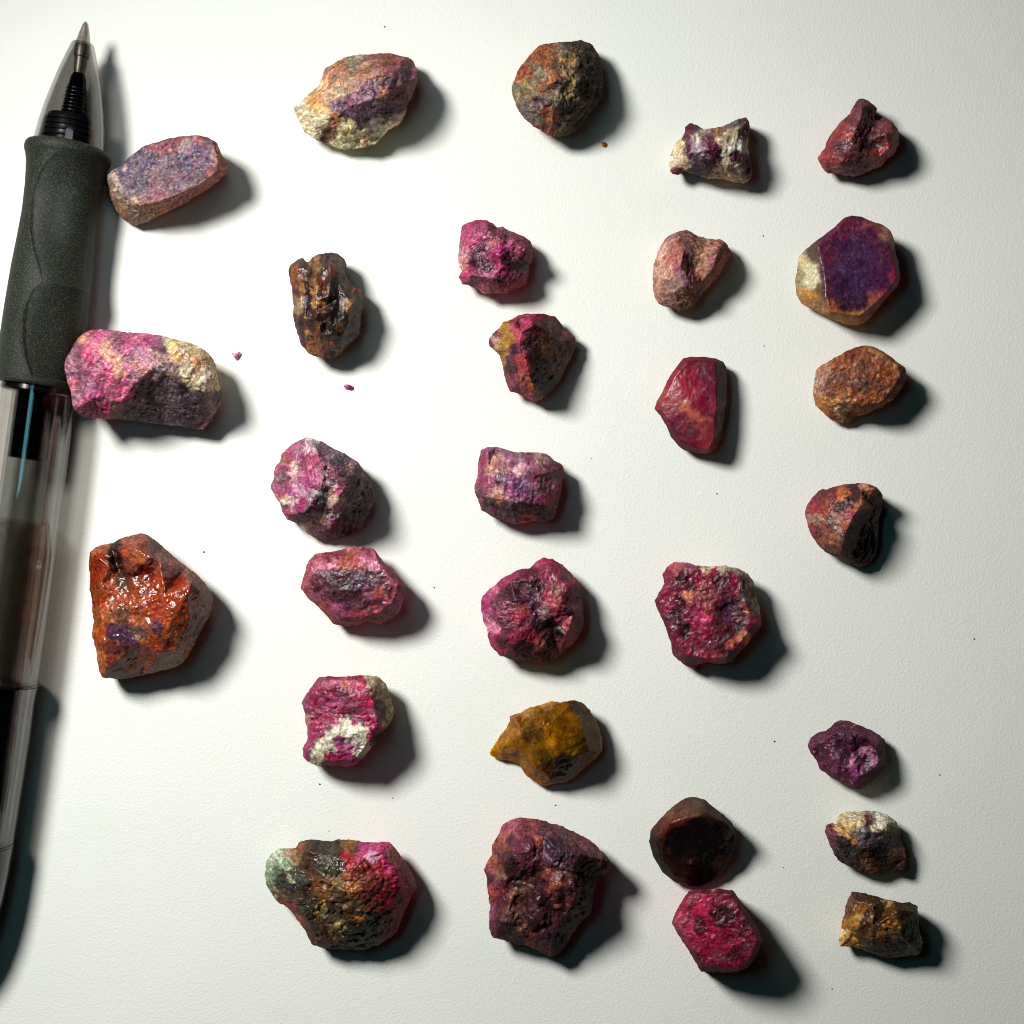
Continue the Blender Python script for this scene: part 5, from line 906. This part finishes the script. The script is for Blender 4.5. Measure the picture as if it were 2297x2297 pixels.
stone('cream_topped_stone', 'small dark stone with a white and cream cap, second from the lower right', 'stone', D8,
      [(1040, 690), (1050, 655), (1080, 642), (1100, 650), (1110, 600), (1160, 580), (1230, 578), (1310, 580), (1380, 600), (1425, 635), (1445, 680), (1450, 730), (1470, 780), (1478, 830), (1470, 890), (1440, 905), (1390, 890), (1330, 915), (1260, 915), (1190, 890), (1120, 855), (1090, 810), (1065, 760)],
      pts=[(1130, 640, 72), (1250, 620, 84), (1380, 645, 80), (1250, 690, 98), (1180, 720, 86), (1350, 740, 92), (1250, 780, 84), (1120, 760, 66), (1400, 800, 68), (1300, 850, 58), (1180, 830, 54), (1070, 700, 54), (1330, 690, 96)],
      zo=38, center=(1260, 740),
      seeds=[(1140, 610, '#dcc494', 'cream_cap'), (1120, 660, '#d8b070', 'cream_cap'), (1190, 600, '#d8ccac', 'cream_cap'), (1340, 605, '#e0dcc4', 'cream_cap'), (1390, 645, '#e0d8bc', 'cream_cap'), (1150, 690, '#b88c58', 'cream_cap'), (1190, 640, '#d8c088', 'cream_cap'), (1230, 610, '#d0bc94', 'cream_cap'), (1300, 600, '#b8b4a4', 'cream_cap'), (1360, 670, '#d8ccac', 'cream_cap'), (1410, 680, '#c8a478', 'cream_cap'), (1300, 650, '#dcd8bc', 'cream_cap'), (1170, 660, '#d0a864', 'cream_cap'), (1220, 640, '#c8b484', 'cream_cap'),
             (1270, 620, '#8c4854'), (1275, 640, '#7c3040'), (1290, 610, '#985c64'), (1240, 680, '#54645c'), (1270, 690, '#4c5450'), (1210, 690, '#746c4c'), (1340, 710, '#3c3c40'), (1290, 720, '#5c5458'), (1230, 730, '#7c7080'), (1260, 750, '#5c4858'), (1310, 760, '#34303c'), (1370, 760, '#2c282a'), (1400, 720, '#38343a'), (1430, 720, '#34342c'), (1130, 750, '#1e1c1c'), (1170, 760, '#2c2a28'), (1200, 790, '#444438'), (1250, 800, '#4c4034'), (1200, 740, '#b07c40'), (1300, 820, '#3c2420'), (1350, 820, '#2c2a2c'), (1070, 690, '#7c2444'), (1060, 660, '#74243c'), (1080, 750, '#5c2840'), (1090, 790, '#4c2434'),
             (1150, 830, '#403038'), (1430, 850, '#843434'), (1460, 840, '#8c4450'), (1410, 830, '#b07c3c'), (1300, 860, '#7c4c24'), (1270, 840, '#905c2c'), (1340, 880, '#6c2c28'), (1400, 880, '#5c2c20'), (1200, 870, '#382024'), (1440, 890, '#2c1418')],
      part_mats={'cream_cap': 'chalk'}, chip=4, cell=15, rough=3, fine=1.6, smooth=1, coh=0.2, seed=27, mat='wet', vein=0.2, vcol='#b0a0a0', warp=5, soft=2.2)

stone('crimson_hexagon', 'thick crimson hexagonal crystal with dark spots, casting the longest shadow', 'crystal', D8,
      [(210, 1180, 70), (235, 1120, 76), (270, 1060, 82), (300, 1012, 96), (330, 1004, 98), (400, 1002, 100), (480, 1002, 102), (540, 1010, 102), (570, 1050, 96), (610, 1110, 98), (650, 1170, 100), (690, 1240, 104), (700, 1280, 104), (680, 1340, 102), (650, 1390, 100), (610, 1430, 96), (560, 1448, 92), (470, 1450, 86), (370, 1448, 82), (340, 1400, 78), (300, 1330, 74), (270, 1280, 72), (230, 1220, 70)],
      loops=[(130, [(228, 1175, 112), (295, 1045, 120), (345, 1024, 122), (528, 1028, 130), (590, 1120, 136), (668, 1250, 142), (676, 1290, 142), (630, 1385, 138), (570, 1428, 132), (420, 1425, 122), (370, 1405, 118), (300, 1280, 114)])],
      pts=[(450, 1200, 130)], zo=84, foot=0.94,
      seeds=[(260, 1150, '#b84860'), (240, 1180, '#b06074'), (290, 1100, '#ac3c54'), (330, 1050, '#a03450'), (400, 1060, '#b42c50'), (360, 1100, '#c0244c'), (450, 1060, '#902444'), (520, 1060, '#882440'), (560, 1100, '#78203c'), (480, 1120, '#3c1420'), (450, 1150, '#481424'), (520, 1130, '#4c1628'), (480, 1180, '#501428'), (420, 1180, '#a42444'), (350, 1190, '#541428'), (370, 1210, '#5c162c'), (310, 1190, '#b43454'), (290, 1240, '#b44860'), (320, 1280, '#b02c50'), (400, 1250, '#a41c44'),
             (460, 1240, '#ac1c44'), (520, 1220, '#901838'), (560, 1200, '#801838'), (610, 1200, '#4c1428'), (590, 1230, '#601830'), (640, 1230, '#841c3c'), (550, 1270, '#9c1c40'), (620, 1290, '#701834'), (670, 1290, '#8c2440'), (500, 1310, '#a41c40'), (430, 1310, '#981c40'), (370, 1330, '#901c40'), (340, 1370, '#581428'), (400, 1380, '#8c1c3c'), (460, 1370, '#7c1834'), (540, 1350, '#4c1426'), (560, 1330, '#541428'), (600, 1370, '#801a36'), (500, 1410, '#841c38'), (570, 1420, '#8c1c38'), (440, 1430, '#801c38'), (380, 1440, '#482024'), (640, 1380, '#741c38'),
             (430, 984, '#b8ac84'), (400, 1012, '#8c2840'), (470, 1012, '#842440'), (340, 1020, '#983048'), (620, 1110, '#5c4448'), (540, 1010, '#6c3c44'), (690, 1240, '#6c2c3c'), (250, 1270, '#8c4c50')],
      chip=2.4, cell=20, rough=2.2, fine=1.2, smooth=1, tone=0.85, seed=28, vein=0.3, vcol='#c87c84', warp=6, soft=2.6, swap=0.0)

stone('brown_block', 'small brown block with amber flecks and a cream lower left corner, lowest on the right', 'stone', D8,
      [(1115, 1270), (1130, 1200), (1145, 1130), (1160, 1060), (1185, 1015), (1240, 1020), (1310, 1040), (1390, 1060), (1450, 1075), (1500, 1070), (1540, 1095, 70), (1545, 1150, 72), (1550, 1220, 72), (1570, 1290, 66), (1555, 1350, 56), (1520, 1360), (1440, 1370), (1370, 1375), (1290, 1350), (1240, 1330), (1200, 1315), (1120, 1310)],
      pts=[(1190, 1060, 92), (1300, 1085, 114), (1450, 1110, 120), (1525, 1120, 100), (1190, 1200, 88), (1300, 1200, 116), (1450, 1220, 118), (1500, 1300, 86), (1300, 1300, 82), (1160, 1270, 58), (1400, 1320, 74)],
      zo=46,
      seeds=[(1180, 1040, '#685048'), (1240, 1040, '#5c4438'), (1320, 1060, '#5c4030'), (1200, 1090, '#7c5028'), (1180, 1130, '#885428'), (1210, 1150, '#b48c54'), (1240, 1110, '#945c20'), (1280, 1130, '#54301c'), (1320, 1110, '#947c60'), (1300, 1150, '#886444'), (1370, 1080, '#b0a070'), (1390, 1110, '#704818'), (1440, 1100, '#4c3018'), (1340, 1180, '#5c2c18'), (1260, 1200, '#4c2814'), (1230, 1240, '#5c3014'), (1160, 1200, '#a86c28'), (1190, 1200, '#b87c34'),
             (1140, 1240, '#dcc08c'), (1170, 1260, '#d4a458'), (1150, 1290, '#b47c38'), (1190, 1280, '#c08838'), (1130, 1280, '#c8a468'), (1200, 1300, '#a86c28'), (1400, 1230, '#9c7c40'), (1370, 1210, '#a06420'), (1330, 1240, '#a46020'), (1300, 1230, '#80481a'), (1420, 1190, '#7c5424'), (1450, 1160, '#5c3c1c'), (1480, 1120, '#3c2c1c'), (1500, 1200, '#2c261a'), (1480, 1260, '#382c1c'), (1530, 1130, '#403020'), (1540, 1280, '#7c6c3c'), (1520, 1240, '#34301c'), (1380, 1290, '#48280f'), (1300, 1320, '#3a2014'), (1250, 1290, '#5c3418'), (1440, 1330, '#2c1a14'), (1550, 1330, '#5c502c'), (1340, 1290, '#6c4020')],
      chip=4, cell=15, rough=3, fine=1.5, smooth=1, coh=0.2, seed=29, mat='wet', vein=0.12, vcol='#b89050', warp=5, soft=2.2)

# ---- crumbs and dust
def crumb(name, label, cat, px, py, pts, z, c, seed, group=None):
    o = [(p[0], p[1], z * 0.45) for p in pts]
    r = stone(name, label, cat, (px, py, 1.0), o, pts=[(0, 0, z)], zo=z * 0.45, seeds=[(0, 0, x) if i == 0 else (random.Random(seed + i).uniform(-6, 6), random.Random(seed - i).uniform(-4, 4), x) for i, x in enumerate(c)],
              chip=0.8, cell=4, rough=0.6, fine=0.3, smooth=0, warp=1.5, soft=1.0, seed=seed, res=1.2, vein=0.0, swap=0.0)
    if group:
        r['group'] = group
    else:
        del r['group']
    return r


crumb('pink_chip', 'tiny pink and white sliver beside the large pink block', 'chip', 531, 798, [(-12, -8), (-3, -5), (5, -9), (10, -6), (8, 1), (3, 8), (-2, 10), (-5, 4), (-9, 2)], 6, ['#d0508c', '#e0c0d0', '#d888b0'], 101)
crumb('pink_chip', 'tiny pink chip lying below the striped brown stone', 'chip', 782, 868, [(-11, -2), (-6, -6), (2, -5), (10, -1), (11, 4), (5, 7), (-3, 5), (-8, 4)], 6, ['#b84878', '#a83868'], 102)
crumb('orange_crumb', 'tiny orange crumb right below the round knobbly stone', 'crumb', 1355, 324, [(-6, -4), (0, -6), (6, -3), (6, 3), (1, 6), (-5, 4)], 6, ['#c87838', '#b86028'], 103)
for q, (x, y, s, where) in enumerate([(863, 60, 2.4, 'above the mauve stone with cream crust'), (1608, 1107, 2.6, 'between the crimson wedge and the white rimmed hexagon'), (1737, 1663, 2.8, 'left of the small raspberry crystal'),
                                      (974, 1318, 2.4, 'right of the purple red hexagon'), (457, 1238, 3.0, 'upper right of the orange stone'), (2185, 1433, 2.6, 'by the right margin at mid height'), (717, 1759, 2.6, 'just below the white patched crystal'),
                                      (881, 1790, 2.2, 'lower right of the white patched crystal'), (738, 1864, 2.0, 'just above the green ended stone'), (1246, 1806, 2.6, 'between the amber chunk and the dark maroon chunk'), (1866, 2218, 2.2, 'between the long shadow and the bottom edge'),
                                      (1712, 529, 2.4, 'between the tan stone and the purple hexagon'), (1714, 776, 2.0, 'between the crimson wedge and the purple hexagon'), (1327, 1029, 1.8, 'right of the blocky mauve crystal'),
                                      (2108, 1738, 2.4, 'right of the small raspberry crystal'), (1757, 1946, 1.8, 'right of the dark brown stone')]):
    rr = random.Random(q)
    s *= 0.75
    pp = [(math.cos(a) * s * rr.uniform(0.6, 1.3), math.sin(a) * s * rr.uniform(0.6, 1.3)) for a in [i * math.tau / 8 for i in range(8)]]
    crumb('dust_speck', 'tiny dark speck ' + where, 'speck', x, y, pp, s * 0.9, ['#6a5850', '#7a685c'], 200 + q, group='dust specks on the tabletop')
# ------------------------------------------------------------------ the pen
def plain(name, color, rough=0.4, metal=0.0, spec=0.5, coat=0.0):
    n = N(name)
    v = n.coords()
    t = n.new('ShaderNodeTexNoise', Scale=1.3, Detail=4.0)
    n.link(v, t.inputs['Vector'])
    c = lin(color)
    n.link(ramp(n, t.outputs['Fac'], [(0.3, [x * 0.85 for x in c]), (0.7, [min(1, x * 1.1) for x in c])]), n.b.inputs['Base Color'])
    mr = n.new('ShaderNodeMapRange')
    n.link(t.outputs['Fac'], mr.inputs['Value'])
    mr.inputs['To Min'].default_value = max(0.03, rough - 0.07)
    mr.inputs['To Max'].default_value = rough + 0.07
    n.link(mr.outputs['Result'], n.b.inputs['Roughness'])
    n.b.inputs['Metallic'].default_value = metal
    n.b.inputs['Specular IOR Level'].default_value = spec
    n.b.inputs['Coat Weight'].default_value = coat
    return n.m


def clear_plastic(name, tint, rough=0.06):
    """thin smoky plastic wall: lets light straight through with a tint, mirrors by Fresnel"""
    n = N(name)
    t = n.t
    t.nodes.remove(n.b)
    out = t.nodes['Material Output']
    v = n.coords()
    ns = n.new('ShaderNodeTexNoise', Scale=0.5, Detail=2.0)
    n.link(v, ns.inputs['Vector'])
    tr = n.new('ShaderNodeBsdfTransparent')
    n.link(ramp(n, ns.outputs['Fac'], [(0.3, [x * 0.97 for x in tint]), (0.7, tint)]), tr.inputs['Color'])
    gl = n.new('ShaderNodeBsdfGlossy', Roughness=rough)
    fr = n.new('ShaderNodeLayerWeight')
    fr.inputs['Blend'].default_value = 0.5
    pw = n.new('ShaderNodeMath', operation='POWER')
    n.link(fr.outputs['Facing'], pw.inputs[0])
    pw.inputs[1].default_value = 4.0
    ma = n.new('ShaderNodeMath', operation='MULTIPLY_ADD')
    n.link(pw.outputs[0], ma.inputs[0])
    ma.inputs[1].default_value = 0.8
    ma.inputs[2].default_value = 0.07
    mx = n.new('ShaderNodeMixShader')
    n.link(ma.outputs[0], mx.inputs['Fac'])
    n.link(tr.outputs['BSDF'], mx.inputs[1])
    n.link(gl.outputs['BSDF'], mx.inputs[2])
    n.link(mx.outputs['Shader'], out.inputs['Surface'])
    return n.m


def rubber_material():
    n = N('speckled_rubber')
    v = n.coords()
    a = n.new('ShaderNodeTexNoise', Scale=5.0, Detail=4.0, Roughness=0.7)
    b = n.new('ShaderNodeTexVoronoi', Scale=2.2)
    for x in (a, b):
        n.link(v, x.inputs['Vector'])
    c = ramp(n, a.outputs['Fac'], [(0.32, (0.004, 0.006, 0.005)), (0.52, (0.011, 0.014, 0.011)), (0.70, (0.085, 0.095, 0.045))])
    sp = ramp(n, b.outputs['Distance'], [(0.05, (1, 1, 1)), (0.13, (0, 0, 0))])
    m = n.new('ShaderNodeMix', data_type='RGBA')
    k = n.new('ShaderNodeMath', operation='MULTIPLY')
    k.inputs[1].default_value = 0.6
    n.link(sp, k.inputs[0])
    n.link(k.outputs[0], m.inputs['Factor'])
    n.link(c, m.inputs['A'])
    m.inputs['B'].default_value = (0.16, 0.17, 0.12, 1)
    n.link(m.outputs['Result'], n.b.inputs['Base Color'])
    n.b.inputs['Roughness'].default_value = 0.6
    n.b.inputs['Specular IOR Level'].default_value = 0.25
    bp = n.new('ShaderNodeBump', Strength=0.35, Distance=0.00008)
    n.link(a.outputs['Fac'], bp.inputs['Height'])
    n.link(bp.outputs['Normal'], n.b.inputs['Normal'])
    return n.m


PZ = 89.0
def axis_img(y):
    return 192.5 - 0.134 * (y - 51)


def axis_at(y):
    p = W(axis_img(y), y, PZ)
    return np.array([p.x, p.y, p.z])


PK = (1 - PZ / H) * S
pen_dir = axis_at(1000) - axis_at(100)
pen_dir /= np.linalg.norm(pen_dir)
pen_side = np.array([-pen_dir[1], pen_dir[0], 0])      # to the right in the picture
if pen_side[0] < 0:
    pen_side = -pen_side
UP = np.array([0, 0, 1.0])
pen = bpy.data.objects.new('pen', None)
col.objects.link(pen)
pen_base = axis_at(600); pen_base[2] = 0
pen.location = pen_base
pen['label'] = 'clear barrelled ballpoint pen with a black rubber grip along the left edge'
pen['category'] = 'pen'


def lathe(name, prof, mat, closed=True, seg=72, parent=None, disp=None, off=(0, 0), rows=None):
    """prof: (picture y, radius in picture pixels) along the pen; off: shift sideways / up in pixels"""
    if rows:
        ys = np.linspace(prof[0][0], prof[-1][0], rows)
        prof = [(y, float(np.interp(y, [p[0] for p in prof], [p[1] for p in prof]))) for y in ys]
    vs, fs = [], []
    for y, r in prof:
        c = axis_at(y) - pen_base + pen_side * off[0] * PK + UP * off[1] * PK
        for q in range(seg):
            a = math.tau * q / seg
            rr = r + (disp(y, a, r) if disp else 0)
            vs.append(c + (pen_side * math.sin(a) + UP * math.cos(a)) * rr * PK)
    nrow = len(prof)
    for i in range(nrow - 1):
        for q in range(seg):
            q2 = (q + 1) % seg
            fs.append((i * seg + q, i * seg + q2, (i + 1) * seg + q2, (i + 1) * seg + q))
    if closed:
        fs.append(tuple(range(seg - 1, -1, -1)))
        fs.append(tuple((nrow - 1) * seg + q for q in range(seg)))
    o = add_mesh(name, vs, fs, mat, parent=parent or pen)
    o.data.update()
    # normals outward
    import bmesh
    bm = bmesh.new(); bm.from_mesh(o.data)
    bmesh.ops.recalc_face_normals(bm, faces=bm.faces)
    for e in bm.edges:
        if len(e.link_faces) == 2 and e.calc_face_angle(0) > math.radians(40):
            e.smooth = False
    bm.to_mesh(o.data); bm.free()
    return o


def shell(name, prof, wall, mat, **kw):
    """a tube with a wall: out along the profile and back along the inside"""
    inner = [(y, max(1.0, r - wall)) for y, r in reversed(prof)]
    loop = list(prof) + inner + [prof[0]]
    return lathe(name, loop, mat, closed=False, **kw)


m_metal = plain('pen_tip_metal', '#b4aca0', 0.38, metal=0.75)
m_clear = clear_plastic('smoky_clear_plastic', (0.86, 0.84, 0.825), 0.04)
m_nose = clear_plastic('smoky_nose_plastic', (0.66, 0.645, 0.64), 0.05)
m_tube = clear_plastic('refill_tube_plastic', (0.86, 0.885, 0.88), 0.03)  # grey teal tint imitates the dark surroundings refracted in the barrel
m_sleeve = clear_plastic('inner_sleeve_plastic', (0.95, 0.92, 0.90), 0.05)
m_black = plain('black_plastic', '#0c0c0e', 0.16, spec=0.6)
m_ink = plain('ink_fill', '#070910', 0.12, spec=0.6)
m_thread = plain('dark_collar_plastic', '#2c2830', 0.28, spec=0.6)
m_rubber = rubber_material()

tip = lathe('writing_tip', [(51, 3), (54, 6), (62, 8), (75, 11.5), (92, 15), (94, 16.5), (112, 17), (128, 16.5), (130, 14), (160, 13), (168, 11)], m_metal, seg=48)
lathe('ball', [(48.2, 0.6), (49, 2), (50.5, 3), (52, 3)], m_metal, seg=24, parent=tip)
shell('nose_cone', [(97, 20), (99, 23.5), (104, 26), (130, 34), (166, 45), (207, 55), (248, 64.5), (285, 71), (321, 75.5), (345, 78)], 8, m_nose)
core = lathe('refill_neck', [(166, 13), (175, 17), (205, 21), (235, 24), (262, 27), (300, 30), (345, 30)], m_ink, seg=40)
for q in range(7):      # fine rings moulded on the refill neck
    y = 200 + q * 8.5
    lathe('neck_ring', [(y, 20 + q * 0.8), (y + 1.2, 22.5 + q * 0.9), (y + 3.0, 22.5 + q * 0.9), (y + 4.2, 20 + q * 0.8)], m_thread, seg=32, parent=core)
collar = lathe('threaded_collar', [(264, 30), (266, 54), (272, 56), (340, 63), (345, 60)], m_thread, seg=56)
for q in range(5):
    y = 275 + q * 12.5
    lathe('thread_ring', [(y, 55 + q * 1.1), (y + 2, 61 + q * 1.3), (y + 6, 61.5 + q * 1.3), (y + 8, 56 + q * 1.1)], m_thread, seg=56, parent=collar)

# rubber grip with two finger hollows on its right side
gl = [(359, 168), (384, 137), (409, 118), (449, 99), (499, 95), (536, 96), (580, 106), (611, 118), (640, 126), (651, 124), (667, 106), (698, 93), (735, 87), (778, 87), (809, 92), (850, 105)]
gy = [p[0] for p in gl]; gx = [p[1] for p in gl]


def grip_disp(y, a, r):
    if y < 357 or y > 852:
        return 0.0
    if math.cos(a) < -0.35:
        return 0.0
    x = axis_img(y) + r * math.sin(a)
    if math.cos(a) < 0:
        x = axis_img(y) + r * (2 - math.sin(a)) if math.sin(a) > 0 else -999
    t = x - float(np.interp(y, gy, gx))
    if t < -8:
        return 0.0
    e = math.sin(math.pi * (y - 355) / 292) if y < 645 else math.sin(math.pi * min(1, (y - 645) / 270))
    e = max(0.0, e) ** 0.9
    fade = min(1.0, max(0.0, (math.cos(a) + 0.35) / 0.45))
    if t < 0:
        return 1.6 * e * math.exp(-((t + 2) / 3.0) ** 2)
    w = min(1.0, t / 3.5)
    return -e * w * fade * (4.0 + 17.0 * math.sin(min(1.0, t / 118.0) * math.pi))


def grip_build():
    prof = [(331, 78), (331.5, 84), (334, 89), (339, 92), (346, 93), (353, 92), (362, 88.5), (378, 85), (400, 83), (430, 81), (486, 80), (540, 82.5), (611, 87), (704, 90), (790, 91), (845, 90), (862, 88), (866, 84), (866.5, 74)]
    ys = [331, 331.5, 334, 337, 339, 343, 346, 350, 353] + list(np.arange(357, 850, 3.0)) + [853, 858, 862, 864, 866, 866.5]
    P2 = [(y, float(np.interp(y, [p[0] for p in prof], [p[1] for p in prof]))) for y in ys]
    return lathe('rubber_grip', P2, m_rubber, seg=260, disp=grip_disp)


grip_build()

shell('clear_barrel', [(860, 82), (880, 83.5), (1000, 86), (1320, 89), (1500, 88), (1524, 87.5)], 9, m_clear)
lathe('barrel_collar', [(866, 70), (867, 76), (878, 77), (882, 74), (884, 60)], m_black, seg=64)
rf = shell('ink_refill', [(868, 50), (1000, 50), (1300, 50), (1518, 50)], 7, m_tube)
lathe('ink_column', [(884, 42), (1026, 42), (1029, 40), (1031, 30)], m_ink, seg=48, parent=rf)
shell('inner_sleeve', [(1168, 62), (1172, 66), (1400, 66), (1520, 66)], 6, m_sleeve)
lathe('joint_ring', [(1524.5, 80), (1525, 88.5), (1530, 88.5), (1531, 80)], m_black, seg=72)
shell('rear_barrel', [(1532, 87.5), (1650, 86), (1780, 83.5), (1882, 81.5)], 9, m_clear)
lathe('push_mechanism', [(1534, 62), (1536, 66), (1700, 65), (1878, 63), (1880, 58)], m_black, seg=64)
lathe('rear_ring', [(1883, 76), (1883.5, 82.5), (1888, 82.3), (1888.5, 76)], m_black, seg=72)
lathe('rear_cap', [(1889, 70), (1889.5, 81.5), (1950, 80), (2010, 76), (2060, 69), (2110, 58), (2150, 44), (2180, 28), (2192, 14)], m_black, seg=72)
